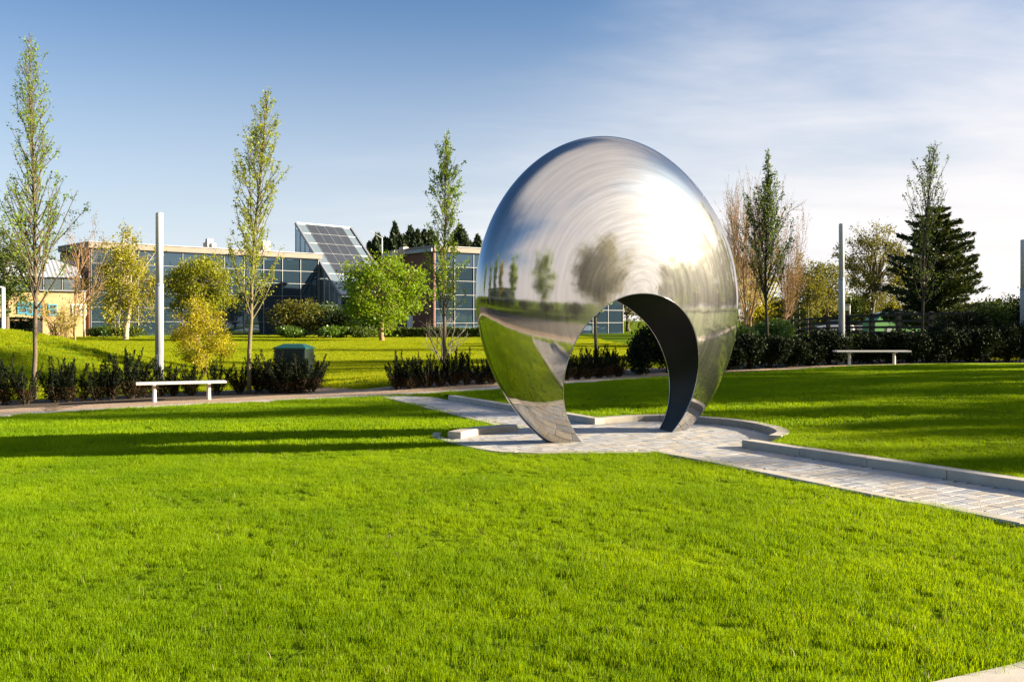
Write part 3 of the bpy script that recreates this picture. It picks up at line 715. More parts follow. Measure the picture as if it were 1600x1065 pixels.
def make_pole(px, top, d, label, rad, split):
    x, y = at(px, d); z = Tz(x, y); zt = zat(top, d); zs = zat(split, d)
    r = empty('light_column', (x, y, z)); tag(r, label, 'pole', 'tall plain white columns along the path')
    MB().lathe([(rad*1.15, -.1), (rad*1.15, zs-z-.02), (rad*1.08, zs-z)], 20).build('lower_shaft', MAT['pole_grey'], r, True)
    MB().lathe([(rad*1.0, zs-z-.01), (rad*1.0, zt-z-.02), (rad*.96, zt-z)], 20).build('upper_sleeve', MAT['pole_upper'], r, True)
    MB().lathe([(rad*1.9, .0), (rad*1.9, .018), (rad*1.2, .02)], 20).build('base_plate', MAT['pole_grey'], r)
    MB().box((0, -rad*1.15, .75), (rad*.55, .012, .19)).build('access_door', MAT['pole_grey'], r)
    MB().lathe([(rad*1.19, zs-z-.06), (rad*1.19, zs-z-.025)], 20).build('collar', MAT['frame_grey'], r)
    MB().lathe([(rad*.80, zt-z), (rad*.80, zt-z+.012)], 20).build('cap', MAT['frame_grey'], r)
    return r
make_pole(249, 333, 23.5, 'tall white column behind the left bench with grey lower half', .088, 443)
make_pole(1315, 350, 29.5, 'tall grey column in front of the timber fence', .082, 434)
make_pole(1599, 375, 31.5, 'tall column cut by the right edge of the photo', .088, 450)

x, y = at(5, 42); z = Tz(x, y); lp = empty('street_lamp', (x, y, z)); tag(lp, 'white lamp post with an arm at the far left edge beyond the mound', 'lamp')
zt = zat(449, 42)-z
MB().lathe([(.10, -.2), (.085, .2), (.075, zt)], 14).build('post', MAT['white_paint'], lp, True)
MB().tube([(0, 0, zt-.03), (-.12, 0, zt+.01), (-.45, 0, zt+.03)], [.05, .045, .04], 8).build('arm', MAT['white_paint'], lp, True)
hd = MB().lathe([(.05, .16), (.22, .10), (.27, .0), (.20, -.06), (.10, -.10)], 16, (-.55, 0, zt)).build('lamp_head', MAT['lampglass'], lp, True)

# cabinet
cxp = G(460, 612); d_ = cxp[1]+.55; x, y = at(459.5, d_); z = Tz(x, y); ww = 49/FPX*d_/2
cb = empty('utility_cabinet', (x, y, z), R(-8)); tag(cb, 'dark green metal cabinet with lighter hipped roof standing in the hedge', 'cabinet')
hh = zat(545, d_)-z
MB().box((0, 0, hh/2), (ww, ww*.8, hh/2)).build('casing', MAT['green_box'], cb)
e = .03
m = MB(); m.add([(-ww-e, -ww*.8-e, hh+.003), (ww+e, -ww*.8-e, hh+.003), (ww+e, ww*.8+e, hh+.003), (-ww-e, ww*.8+e, hh+.003), (-ww-e, -ww*.8-e, hh+.035), (ww+e, -ww*.8-e, hh+.035), (ww+e, ww*.8+e, hh+.035), (-ww-e, ww*.8+e, hh+.035),
       (-ww*.62, -ww*.2, hh+.125), (ww*.62, -ww*.2, hh+.125), (ww*.62, ww*.2, hh+.125), (-ww*.62, ww*.2, hh+.125)],
      [(3, 2, 1, 0), (0, 1, 5, 4), (1, 2, 6, 5), (2, 3, 7, 6), (3, 0, 4, 7), (4, 5, 9, 8), (5, 6, 10, 9), (6, 7, 11, 10), (7, 4, 8, 11), (8, 9, 10, 11)])
m.build('roof', MAT['green_roof'], cb)
for s_ in (-1, 1): 
    dd_ = MB().box((s_*ww*.49, -ww*.8-.008, hh*.5), (ww*.46, .006, hh*.44)).build('door', MAT['green_box'], cb)
    MB().box((s_*ww*.12, -ww*.8-.02, hh*.5), (.012, .006, .06)).build('handle', MAT['frame_grey'], dd_)

# ------------------------------------------------------------ plants
def leaves_mesh(name, P, size, g, aspect=.55, up=0.0, dirs=None):
    """rhombic leaf faces at P"""
    n = len(P); P = np.asarray(P)
    d = g.normal(size=(n, 3)); d[:, 2] = d[:, 2]*.8+up
    if dirs is not None: d = d*.6+np.asarray(dirs)*1.3
    d /= np.linalg.norm(d, axis=1)[:, None]; q = g.normal(size=(n, 3)); q -= (q*d).sum(1)[:, None]*d; q /= np.linalg.norm(q, axis=1)[:, None]+1e-9
    s_ = (size*g.uniform(.6, 1.35, n))[:, None]; nrm = np.cross(d, q)
    a = P-d*s_*.5; b = P+q*s_*aspect*.5+nrm*s_*.08; c = P+d*s_*.5; e_ = P-q*s_*aspect*.5+nrm*s_*.08
    V = np.stack([a, b, c, e_], 1).reshape(-1, 3); F = np.arange(4*n).reshape(-1, 4); return mesh_np(name, V, F)

def poly_branch(p0, d0, ln, nseg, g, curl_up=.0, wob=.12):
    p = np.array(p0, float); d = np.array(d0, float); d /= np.linalg.norm(d); pts = [p.copy()]
    for _ in range(nseg):
        d = d+g.normal(size=3)*wob+np.array([0, 0, curl_up]); d /= np.linalg.norm(d); p = p+d*ln/nseg; pts.append(p.copy())
    return np.array(pts)
def along(pts, t):
    x = t*(len(pts)-1); i = min(int(x), len(pts)-2); f = x-i; return pts[i]*(1-f)+pts[i+1]*f, pts[i+1]-pts[i]

def columnar_tree(name, base, top, prof, label, leafmat, g, nb=70, nleaf=5000, lsize=.06, barkm='bark', trunk_r=.055, clear=.12, group=None, lean=0.0, incl=24, tip_sparse=1.0):
    """base (x,y,z); prof = [(z above base, crown half width)...]"""
    H = top; pz = [p[0] for p in prof]+[H+.05]; pw = [p[1] for p in prof]+[0]
    m = MB(); tr = []
    nT = 16; off = np.cumsum(g.normal(0, .018, (nT+1, 2)), 0)*H/9; off[0] = 0
    for i in range(nT+1): f = i/nT; tr.append((off[i, 0]+lean*f*f, off[i, 1], H*f))
    tr = np.array(tr); m.tube([(*tr[0][:2], -.25)]+[tuple(p) for p in tr[1:]], [trunk_r*(1-i/nT)**.8+.006 for i in range(nT+1)], 8)
    LP = []; LD = []
    z0 = prof[0][0]
    for k in range(nb):
        f = (k+.5)/nb; z = z0+(H-z0)*f**.9*.96
        inc = R(max(8, incl+g.normal(0, 6)+14*(1-f))); az = k*2.399963+g.normal(0, .3)
        kf = g.uniform(.75, 1.2)*1.3; lo, hi = .08, 4.0
        for _ in range(14):
            md = (lo+hi)/2
            if md*math.sin(inc) < np.interp(z+md*.92, pz, pw)*kf: lo = md
            else: hi = md
        ln = lo
        p0, _ = along(tr, z/H); d0 = (math.cos(az)*math.sin(inc), math.sin(az)*math.sin(inc), math.cos(inc))
        br = poly_branch(p0, d0, ln, 5, g, .10, .09); r0 = max(.006, .30*trunk_r*(1-f)+.004)
        m.tube([tuple(p) for p in br], [r0*(1-.8*i/5)+.0015 for i in range(6)], 4, False)
        nt_ = max(2, int(ln*7))
        for j in range(nt_):
            t = g.uniform(.18, 1); q, dd = along(br, t); dd = dd/np.linalg.norm(dd)
            tw = poly_branch(q, dd+g.normal(size=3)*.55+[0, 0, .1], ln*.26*(1.15-t)+.10, 2, g, .12, .15)
            m.tube([tuple(p) for p in tw], [.0045, .003, .0015], 3, False)
            LP.append(tw); LD.append((z/H))
    root = empty(name, base); tag(root, label, 'tree', group)
    m.build('trunk', MAT[barkm], root, True)
    per = nleaf/len(LP); P = []
    for tw, zf in zip(LP, LD):
        n_ = g.poisson(per*(1 if zf < .8 else tip_sparse)); 
        for _ in range(n_):
            q, _d = along(tw, g.uniform(0, 1)); P.append(q+g.normal(0, .03, 3))
    P = np.array(P); obj('crown', leaves_mesh('crown', P, lsize, g, .62), MAT[leafmat], root)
    return root

def crown_tree(name, base, H, cz, rx, rz, label, leafmat, g, ncl=90, nleaf=6000, lsize=.2, barkm='bark', trunk_r=.18, flat=0.0, droop=0.0, limbs=9, group=None, fill=.55, cl_r=.28, multistem=1, leaf_frac=1.0, cat='tree', ry=None, lean=(0, 0), trunk_tilt=0):
    """broad tree: trunk, limbs forking to clump centres spread through an ellipsoidal, uneven crown"""
    ry = ry or rx; m = MB(); root = empty(name, base); tag(root, label, cat, group)
    cl = []
    while len(cl) < ncl:
        d = g.normal(size=3); d /= np.linalg.norm(d); rr = g.uniform(fill, 1)**.6
        bump = 1+.16*math.sin(3*math.atan2(d[1], d[0])+d[2]*4+H)+g.normal(0, .07)
        p = np.array([d[0]*rx*rr*bump, d[1]*ry*rr*bump, cz+d[2]*rz*rr*bump])+[lean[0], lean[1], 0]
        if p[2] > H*.12 and p[2] < H*1.02: cl.append(p)
    cl = np.array(cl)
    forks = []
    for s_ in range(multistem):
        a = 2*math.pi*s_/max(1, multistem)+.6; fx = (0 if multistem == 1 else math.cos(a)*rx*.16); fy = (0 if multistem == 1 else math.sin(a)*rx*.16)
        zt = max(cz-rz*.65, H*.12); tp = np.array([fx+lean[0]*.4+trunk_tilt, fy+lean[1]*.4, zt])
        b0 = np.array([fx*.4, fy*.4, -.3]); mid = (b0+tp)/2+g.normal(0, .04*zt, 3); tr0 = trunk_r/(multistem**.5)
        m.tube([tuple(b0), tuple(mid), tuple(tp)], [tr0*1.15, tr0*.9, tr0*.7], 8, False); forks.append((tp, tr0))
    limb_pts = []
    for k in range(limbs):
        tp, tr0 = forks[k % len(forks)]; az = k*2.4+g.uniform(0, .5); el = g.uniform(.25, 1.2)
        tgt = np.array([math.cos(az)*rx*.55*math.cos(el)+lean[0], math.sin(az)*ry*.55*math.cos(el)+lean[1], cz+rz*(.55*math.sin(el)-.1)])
        mid = tp+(tgt-tp)*.5+g.normal(0, .06*rx, 3)+[0, 0, .08*rz]
        pts_ = [tp*1.0, tp+(mid-tp)*.5+g.normal(0, .02*rx, 3), mid, mid+(tgt-mid)*.5+g.normal(0, .04*rx, 3), tgt]
        m.tube([tuple(p) for p in pts_], [tr0*.55, tr0*.42, tr0*.32, tr0*.2, tr0*.12], 6, False); limb_pts += [(p, tr0) for p in pts_[1:]]
    LPp = np.array([p for p, _ in limb_pts])
    P = []; per = nleaf/ncl
    for c_ in cl:
        cost = np.linalg.norm(LPp-c_, axis=1)+np.maximum(0, LPp[:, 2]-c_[2])*.6; i = int(np.argmin(cost)); s0 = LPp[i]; tr0 = limb_pts[i][1]
        md = (s0+c_)/2+g.normal(0, .03*rx, 3)+[0, 0, -.02*rz]
        m.tube([tuple(s0), tuple(md), tuple(c_)], [tr0*.13+.004, tr0*.09+.003, tr0*.04+.002], 4, False)
        crr = cl_r*rx*g.uniform(.6, 1.3)
        for _ in range(5):
            e_ = c_+g.normal(0, crr*.7, 3)*[1, 1, .8]+[0, 0, crr*.2-droop*crr]
            m.tube([tuple(md if _ % 2 else c_), tuple((c_+e_)/2+g.normal(0, crr*.1, 3)), tuple(e_)], [tr0*.045+.003, tr0*.03+.002, .002+tr0*.012], 3, False)
        n_ = g.poisson(per*g.uniform(.5, 1.5)*leaf_frac)
        q = c_+g.normal(0, 1, (n_, 3))*crr*[.62, .62, .5]
        if droop: q[:, 2] -= droop*crr*np.abs(g.normal(0, 1, n_))*1.4
        P.append(q)
    m.build('trunk', MAT[barkm], root, True)
    P = np.vstack(P); P = P[P[:, 2] > .05]
    if len(P): obj('crown', leaves_mesh('crown', P, lsize, g, .7), MAT[leafmat], root)
    return root

def twig_tree(name, base, H, rx, label, g, barkm='bark_tan', leafmat=None, nleaf=0, lsize=.1, stems=1, trunk_r=.14, spread=28, levels=4, nb=7, group=None, twr=.010, cat='tree'):
    """mostly bare tree: recursive forking with fine twigs"""
    m = MB(); root = empty(name, base); tag(root, label, cat, group); tips = []
    def rec(p, d, ln, r_, lv):
        pts_ = poly_branch(p, d, ln, 4, g, .05, .10)
        m.tube([tuple(q) for q in pts_], [r_*(1-.45*i/4) for i in range(5)], max(3, 7-lv), False)
        if lv == 0: tips.append(pts_); return
        n_ = nb if lv < levels else nb+2
        for k in range(n_):
            t = .25+.75*(k+g.uniform(0, 1))/n_; q, dd = along(pts_, min(t, 1)); dd = dd/np.linalg.norm(dd)
            s_ = g.normal(size=3); s_ -= s_@dd*dd; s_ /= np.linalg.norm(s_); a = R(spread*g.uniform(.6, 1.3))
            rec(q, dd*math.cos(a)+s_*math.sin(a), ln*g.uniform(.45, .66), max(twr*.4, r_*.45), lv-1)
    for s_ in range(stems):
        a = 2*math.pi*s_/max(stems, 1)+g.uniform(0, 1); k = .0 if stems == 1 else .28
        rec(np.array([0, 0, -.2]), np.array([math.cos(a)*k, math.sin(a)*k, 1]), H*.52, trunk_r/(stems**.5), levels-1)
    # normalise size
    V = np.array(m.v); zs = V[:, 2].max(); sx = rx/max(.1, np.percentile(np.abs(V[:, :2]), 97)); sz = H/zs
    m.v = [(x*sx, y*sx, z*sz) for x, y, z in m.v]
    m.build('trunk', MAT[barkm], root, False)
    if leafmat:
        P = []; per = max(1, nleaf/len(tips))
        for tw in tips:
            for _ in range(g.poisson(per)):
                q, _d = along(tw, g.uniform(.1, 1)); P.append(q*[sx, sx, sz]+g.normal(0, lsize*.8, 3))
        obj('crown', leaves_mesh('crown', np.array(P), lsize, g, .7), MAT[leafmat], root)
    return root

def bush(name, base, rx, ry, h, label, leafmat, g, nleaf=2500, lsize=.06, group=None, lobes=7, cat='shrub', stem='bark_dark', spiky=0.0):
    root = empty(name, base); tag(root, label, cat, group); P = []; D = []
    cs = [(g.uniform(-.55, .55)*rx, g.uniform(-.55, .55)*ry, h*g.uniform(.35, .62), g.uniform(.38, .62)) for _ in range(lobes)]+[(0, 0, h*.45, .75)]
    for cx_, cy_, cz_, s_ in cs:
        n_ = int(nleaf/len(cs)*s_*2); d = g.normal(size=(n_, 3)); d /= np.linalg.norm(d, axis=1)[:, None]
        r_ = g.uniform(.55, 1.08, n_)[:, None]
        p = d*r_*[rx*s_, ry*s_, h*.52*s_*1.15]+[cx_, cy_, cz_]; P.append(p); D.append(d)
    P = np.vstack(P); D = np.vstack(D); k = (P[:, 2] > .02) & (P[:, 2] < h*1.12)
    m = MB()
    for _ in range(7):
        a = g.uniform(0, 6.28); e_ = np.array([math.cos(a)*rx*.5, math.sin(a)*ry*.5, h*.7]); m.tube([(0, 0, -.1), tuple(e_*.5+[0, 0, .05]), tuple(e_)], [.03*h, .02*h, .008*h], 5, False)
    m.build('stem', MAT[stem], root, True)
    obj('foliage', leaves_mesh('foliage', P[k], lsize, g, .6, dirs=D[k]*(.6+spiky)), MAT[leafmat], root)
    return root

def conifer(name, base, H, rb, label, leafmat, g, nlayer=16, per=9, nneedle=9000, lsize=.16, barkm='bark_dark', gap_=0.0, zlow=.06, group=None, curl=.0, power=.8, tr=.16):
    """layered conifer: whorls of boughs carrying needle sprays"""
    root = empty(name, base); tag(root, label, 'tree', group); m = MB()
    m.tube([(0, 0, -.3), (0, 0, H*.5), (0, 0, H)], [tr, tr*.6, .015], 8)
    boughs = []
    for k in range(nlayer):
        f = (k+g.uniform(0, .4))/nlayer; z = H*(zlow+(1-zlow)*f); rr = rb*(1-f)**power*g.uniform(.68, 1.2)+.05*rb
        for j in range(per):
            a = 2*math.pi*(j+g.uniform(-.3, .3))/per+k*1.3; ln = rr*g.uniform(.6, 1.15)
            pts_ = []
            for i in range(5):
                s_ = i/4; pts_.append(np.array([math.cos(a)*ln*s_, math.sin(a)*ln*s_, z-ln*.10*s_+ln*curl*s_*s_]))
            m.tube([tuple(p) for p in pts_], [tr*.16*(1-f)+.01]*1+[tr*.12*(1-f)+.008, .008, .006, .004], 4, False)
            boughs.append((np.array(pts_), ln))
    m.build('trunk', MAT[barkm], root, True)
    tot_l = sum(b[1] for b in boughs); P = []; D = []
    for pts_, ln in boughs:
        n_ = int(nneedle*ln/tot_l); t = g.uniform(.12, 1.03, n_); idx = np.clip(t*4, 0, 3.999); i = idx.astype(int); fr_ = (idx-i)[:, None]
        q = pts_[i]*(1-fr_)+pts_[np.minimum(i+1, 4)]*fr_; wdt = (ln*.20*(1.1-t))[:, None]
        q = q+g.normal(0, 1, (n_, 3))*np.hstack([wdt, wdt, wdt*.42+lsize*.15]); P.append(q)
        dd = (pts_[4]-pts_[0])/ln; D.append(np.tile(dd+[0, 0, .25], (n_, 1)))
    obj('crown', leaves_mesh('crown', np.vstack(P), lsize, g, .38, dirs=np.vstack(D)), MAT[leafmat], root)
    return root

def cypress(name, base, H, rb, label, g, n=2600, group=None):
    root = empty(name, base); tag(root, label, 'tree', group); m = MB().tube([(0, 0, -.3), (0, 0, H*.95)], [.2, .03], 6); m.build('trunk', MAT['bark_dark'], root)
    f = g.uniform(0, 1, n)**.75; a = g.uniform(0, 6.283, n); sh_ = g.uniform(0, 6); r_ = rb*np.minimum(1, (1-f)**g.uniform(.5, .85)*1.05)*(1+.30*np.sin(a*2+f*7+sh_)+.22*np.sin(a*5+f*19+sh_))*g.uniform(.55, 1.05, n)+.06
    P = np.stack([r_*np.cos(a), r_*np.sin(a), H*(.1+.9*f)+g.normal(0, .2, n)], 1); D = np.stack([np.cos(a)*.45, np.sin(a)*.45, np.full(n, 1.0)], 1)
    obj('crown', leaves_mesh('crown', P, .75, g, .34, dirs=D), MAT['conifer'], root); return root

# small upright yews of the hedge: a few kinds, then copies
def make_yew(kind, g, h=1.0, wd=.36):
    root = empty('yew_shrub', (0, 0, 0)); P = []; D = []; m = MB()
    nst = 16+4*kind
    for k in range(nst):
        a = g.uniform(0, 6.28); inc = g.uniform(.05, .72)*(1 if k > 2 else .2); L_ = h*g.uniform(.6, 1.05)*(1-.35*inc)
        d0 = np.array([math.cos(a)*math.sin(inc), math.sin(a)*math.sin(inc), math.cos(inc)])
        br = poly_branch((math.cos(a)*.04, math.sin(a)*.04, 0), d0, L_, 5, g, .08, .06); m.tube([tuple(p) for p in br], [.009, .008, .006, .005, .003, .002], 4, False)
        n_ = 210
        for _ in range(n_):
            t = g.uniform(.05, 1)**.8; q, dd = along(br, t); s_ = g.normal(size=3); s_[2] = abs(s_[2])*.7; s_ /= np.linalg.norm(s_)
            rr = wd*.42*(1.06-t)*g.uniform(.1, 1.2); P.append(q+s_*rr); D.append(s_+dd/np.linalg.norm(dd)*.8)
    P = np.array(P); D = np.array(D)
    m.build('stem', MAT['bark_dark'], root); br_ = P[:, 2] < h*.33
    sel = br_ & (g.uniform(size=len(P)) < .38)
    obj('foliage', leaves_mesh('foliage', P[~sel], .042, g, .34, dirs=D[~sel]), MAT['yew'], root)
    obj('withered_foliage', leaves_mesh('withered_foliage', P[sel], .045, g, .4, dirs=D[sel]), MAT['yew_brown'], root)['label'] = 'reddish brown withered foot of the shrub'
    return root
yews = [make_yew(k, np.random.default_rng(40+k), 1.0) for k in range(4)]
used = [0]*4
def place_yew(px, py_base, top, k, label, group, wid=1.0):
    x, y = G(px, py_base); z = Tz(x, y); h = zat(top, y)-z
    if used[k] == 0: o = yews[k]; used[k] = 1
    else: o = copy_tree(yews[k], (0, 0, 0))
    o.location = (x, y, z); o.rotation_euler.z = random.uniform(0, 6.28); o.scale = (wid*h*1.02, wid*h*1.02, h*1.10)
    tag(o, label, 'shrub', group); return o
ORD = ['first', 'second', 'third', 'fourth', 'fifth', 'sixth', 'seventh', 'eighth', 'ninth', 'tenth', 'eleventh', 'twelfth', 'thirteenth', 'fourteenth']
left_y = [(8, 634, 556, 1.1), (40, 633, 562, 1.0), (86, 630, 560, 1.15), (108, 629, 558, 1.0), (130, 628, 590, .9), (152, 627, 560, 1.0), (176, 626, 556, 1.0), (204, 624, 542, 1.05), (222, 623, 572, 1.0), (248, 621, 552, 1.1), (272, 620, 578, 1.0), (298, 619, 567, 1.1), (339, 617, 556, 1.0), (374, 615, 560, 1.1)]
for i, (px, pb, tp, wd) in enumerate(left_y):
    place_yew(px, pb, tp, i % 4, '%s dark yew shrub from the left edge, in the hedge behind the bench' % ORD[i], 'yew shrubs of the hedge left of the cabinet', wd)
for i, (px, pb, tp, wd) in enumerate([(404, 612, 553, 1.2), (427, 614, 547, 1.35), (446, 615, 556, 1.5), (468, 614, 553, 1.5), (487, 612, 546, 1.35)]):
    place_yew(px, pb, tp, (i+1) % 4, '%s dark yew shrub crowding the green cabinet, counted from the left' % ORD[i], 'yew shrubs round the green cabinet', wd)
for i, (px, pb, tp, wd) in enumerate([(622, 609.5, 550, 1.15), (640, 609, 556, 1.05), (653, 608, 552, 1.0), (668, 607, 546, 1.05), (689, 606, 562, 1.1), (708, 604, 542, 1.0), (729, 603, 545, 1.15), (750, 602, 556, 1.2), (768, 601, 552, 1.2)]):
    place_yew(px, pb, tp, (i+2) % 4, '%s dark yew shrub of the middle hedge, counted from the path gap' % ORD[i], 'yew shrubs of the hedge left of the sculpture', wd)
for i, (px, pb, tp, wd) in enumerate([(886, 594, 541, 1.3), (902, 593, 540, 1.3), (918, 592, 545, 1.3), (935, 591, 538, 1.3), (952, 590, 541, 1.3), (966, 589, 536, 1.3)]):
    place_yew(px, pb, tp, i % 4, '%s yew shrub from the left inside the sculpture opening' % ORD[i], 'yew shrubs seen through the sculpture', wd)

# dense dark hedges behind and right of the sculpture
HW = ['first', 'second', 'third', 'fourth', 'fifth', 'sixth', 'seventh', 'eighth', 'ninth', 'tenth', 'eleventh', 'twelfth', 'thirteenth', 'fourteenth', 'fifteenth', 'sixteenth', 'seventeenth']
def dark_bush(px, pb, top, wpx, label, g, mat='darkshrub', group=None, lsize=.075, n=3600, dd=.75):
    x, y = G(px, pb); y += dd; x, y = at(px, y); z = Tz(x, y); h = zat(top, y)-z; rx = wpx/2/FPX*y
    return bush('hedge_shrub', (x, y, z), rx, .8, h, label, mat, g, n, lsize, group, 8)
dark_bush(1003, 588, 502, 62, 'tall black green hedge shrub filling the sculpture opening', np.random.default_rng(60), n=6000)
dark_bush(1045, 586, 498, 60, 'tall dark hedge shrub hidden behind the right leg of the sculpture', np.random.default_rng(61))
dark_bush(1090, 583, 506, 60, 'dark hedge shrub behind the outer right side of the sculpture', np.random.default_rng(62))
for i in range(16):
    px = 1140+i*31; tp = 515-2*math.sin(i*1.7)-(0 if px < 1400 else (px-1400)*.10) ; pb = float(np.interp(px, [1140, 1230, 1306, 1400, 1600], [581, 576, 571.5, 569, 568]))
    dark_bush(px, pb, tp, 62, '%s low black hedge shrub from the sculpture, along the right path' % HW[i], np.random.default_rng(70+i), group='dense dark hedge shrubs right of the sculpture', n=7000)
for i, (px, tp, wp, d) in enumerate([(1466, 494, 60, 33), (1500, 476, 70, 34.5), (1536, 462, 70, 35), (1572, 452, 72, 35.5), (1612, 446, 80, 34)]):
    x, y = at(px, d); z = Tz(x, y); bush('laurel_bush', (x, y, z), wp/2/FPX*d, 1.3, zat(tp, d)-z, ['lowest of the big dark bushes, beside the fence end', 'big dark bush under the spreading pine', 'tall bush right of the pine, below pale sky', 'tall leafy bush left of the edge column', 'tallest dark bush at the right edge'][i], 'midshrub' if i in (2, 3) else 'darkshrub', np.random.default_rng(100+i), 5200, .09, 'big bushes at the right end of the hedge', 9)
for i, (px, tp, wp, d) in enumerate([(1163, 500, 46, 36), (1196, 492, 46, 38), (1224, 494, 40, 37)]):
    x, y = at(px, d); z = Tz(x, y); bush('laurel_bush', (x, y, z), wp/2/FPX*d, .9, zat(tp, d)-z, ['bright green laurel bush next to the sculpture rim', 'bright green laurel bush round the columnar tree trunk', 'bright green laurel bush at the start of the timber fence'][i], 'laurel', np.random.default_rng(110+i), 3600, .10, 'bright laurels behind the dark hedge', 8)

# young columnar trees
def ptree(px_base, d, top_px, prof_px, label, mat, seed, px_top=None, **kw):
    x, y = at(px_base, d); z = Tz(x, y); k = d/FPX; H = zat(top_px, d)-z
    prof = sorted((zat(py, d)-z, w_*k) for py, w_ in prof_px); lean = ((px_top or px_base)-px_base)*k
    return columnar_tree('columnar_tree', (x, y, z), H, prof, label, mat, np.random.default_rng(seed), lean=lean, group='young columnar trees round the lawn', **kw)
ptree(54, 22, 50, [(50, 2), (100, 14), (150, 24), (200, 25), (260, 27), (300, 50), (350, 68), (400, 78), (440, 74), (475, 34), (488, 8)], 'tallest columnar tree, at the far left behind the hedge', 'hornbeam', 201, px_top=46, nb=110, nleaf=6500, lsize=.052, trunk_r=.052, tip_sparse=.7)
ptree(389, 22.5, 140, [(140, 3), (170, 14), (210, 28), (250, 34), (290, 27), (330, 26), (370, 32), (420, 44), (450, 60), (480, 56), (505, 12)], 'columnar tree with yellow green leaves between bench and cabinet', 'hornbeam_y', 202, px_top=417, nb=95, nleaf=7500, lsize=.052, trunk_r=.05, barkm='bark_olive', tip_sparse=.6)
ptree(694, 25, 210, [(210, 3), (250, 13), (290, 20), (340, 20), (380, 20), (420, 30), (460, 34), (490, 30), (508, 10)], 'slim green columnar tree just left of the sculpture', 'hornbeam', 203, px_top=697, nb=90, nleaf=6500, lsize=.055, trunk_r=.042, tip_sparse=.7, incl=20)
ptree(1197, 32.5, 238, [(238, 2), (275, 6), (300, 18), (330, 32), (370, 38), (410, 44), (445, 52), (470, 30), (490, 8)], 'dark columnar tree right of the sculpture before tan bare trees', 'hornbeam_shade', 204, px_top=1197, nb=110, nleaf=6000, lsize=.07, barkm='bark_dark', trunk_r=.05, incl=16)
ptree(1440, 32.5, 224, [(224, 3), (255, 14), (290, 24), (330, 24), (370, 20), (410, 28), (440, 34), (465, 28), (480, 6)], 'thin sparse columnar tree in front of the big pine', 'hornbeam_shade', 205, px_top=1466, nb=80, nleaf=2600, lsize=.07, barkm='bark_dark', trunk_r=.05, incl=18)
ptree(930, 31, 300, [(300, 3), (350, 18), (420, 26), (470, 34), (495, 20), (500, 8)], 'columnar tree behind the sculpture, trunk seen through the opening', 'hornbeam_y', 206, nb=60, nleaf=4000, lsize=.08, trunk_r=.055, barkm='bark_olive')

# shrubs and trees beyond the left hedge
def place(px, d): x, y = at(px, d); return (x, y, Tz(x, y))
def crown(px, d, top, bot, halfw, label, mat, seed, name='broadleaf_tree', **kw):
    b = place(px, d); H = zat(top, d)-b[2]; zb = zat(bot, d)-b[2]; cz = (H+zb)/2; rz = (H-zb)/2
    return crown_tree(name, b, H, cz, halfw/FPX*d, rz, label, mat, np.random.default_rng(seed), **kw)
crown(315, 31, 472, 575, 50, 'golden yellow shrub right of the white column, behind the bench', 'yellow', 301, name='golden_shrub', cat='shrub', ncl=90, nleaf=9500, lsize=.06, trunk_r=.05, multistem=4, barkm='bark_tan', fill=.3, cl_r=.2)
crown(312, 92, 398, 500, 52, 'round olive green tree in front of the glass facade, beside the white column', 'olive_y', 302, ncl=130, nleaf=14000, lsize=.21, trunk_r=.16, fill=.4, cl_r=.22)
crown(196, 88, 350, 510, 54, 'gold leaved birch with pale forked trunk before the glass corner', 'birch', 303, name='birch_tree', ncl=110, nleaf=13000, lsize=.19, barkm='bark_pale', trunk_r=.26, droop=.8, fill=.3, cl_r=.2, trunk_tilt=.4)
crown(597, 84, 400, 512, 62, 'round lime green tree between the glass atrium and the brick wall', 'lime', 304, ncl=170, nleaf=17000, lsize=.21, trunk_r=.22, barkm='bark_tan', fill=.45, cl_r=.2)
twig_tree('thorn_shrub', place(92, 50), zat(462, 50)-Tz(*at(92, 50)), 1.25, 'small twiggy bush with sparse gold leaves beyond the mound', np.random.default_rng(305), 'bark_tan', 'birch', 1500, .09, stems=3, trunk_r=.10, spread=34, levels=4, nb=5, cat='shrub')
twig_tree('bare_tree', place(118, 62), zat(328, 62)-Tz(*at(118, 62)), 2.4, 'bare tan branched tree behind the tallest columnar tree', np.random.default_rng(306), 'bark_tan', 'olive', 500, .12, trunk_r=.11, spread=36, levels=4, nb=6)
crown(10, 66, 352, 500, 46, 'dark green tree cut by the left edge behind the lamp post', 'midshrub', 307, ncl=80, nleaf=6500, lsize=.17, trunk_r=.2, fill=.3)
bushes = [(150, 100, 508, 18, 'midshrub'), (168, 100, 507, 16, 'laurel'), (186, 100, 508, 18, 'midshrub'), (208, 100, 507, 20, 'midshrub')]
for i, (px, d, tp, hw, mt) in enumerate(bushes):
    b = place(px, d); bush('low_shrub', b, hw/FPX*d, 1.0, zat(tp, d)-b[2], '%s low clipped shrub from the left at the foot of the glass corner' % ORD[i], mt, np.random.default_rng(310+i), 1600, .16, 'low shrubs along the glass facade')
big = [(466, 100, 462, 44, 'olive', 'rounded shrub with pale top before the facade right end'), (500, 101, 468, 44, 'midshrub', 'large green shrub below the atrium slope'), (535, 98, 478, 38, 'darkshrub', 'dark shrub under the atrium, left of the lime green tree'), (455, 96, 507, 26, 'laurel', 'low yellow green shrub left of the cabinet roof'), (520, 96, 506, 30, 'laurel', 'low yellow green shrub at the foot of the atrium shrubs'), (566, 97, 508, 26, 'midshrub', 'low shrub left of the lime tree trunk')]
for i, (px, d, tp, hw, mt, lb) in enumerate(big):
    b = place(px, d); bush('garden_shrub', b, hw/FPX*d, 2.0, zat(tp, d)-b[2], lb, mt, np.random.default_rng(320+i), 4200, .22, None, 9)
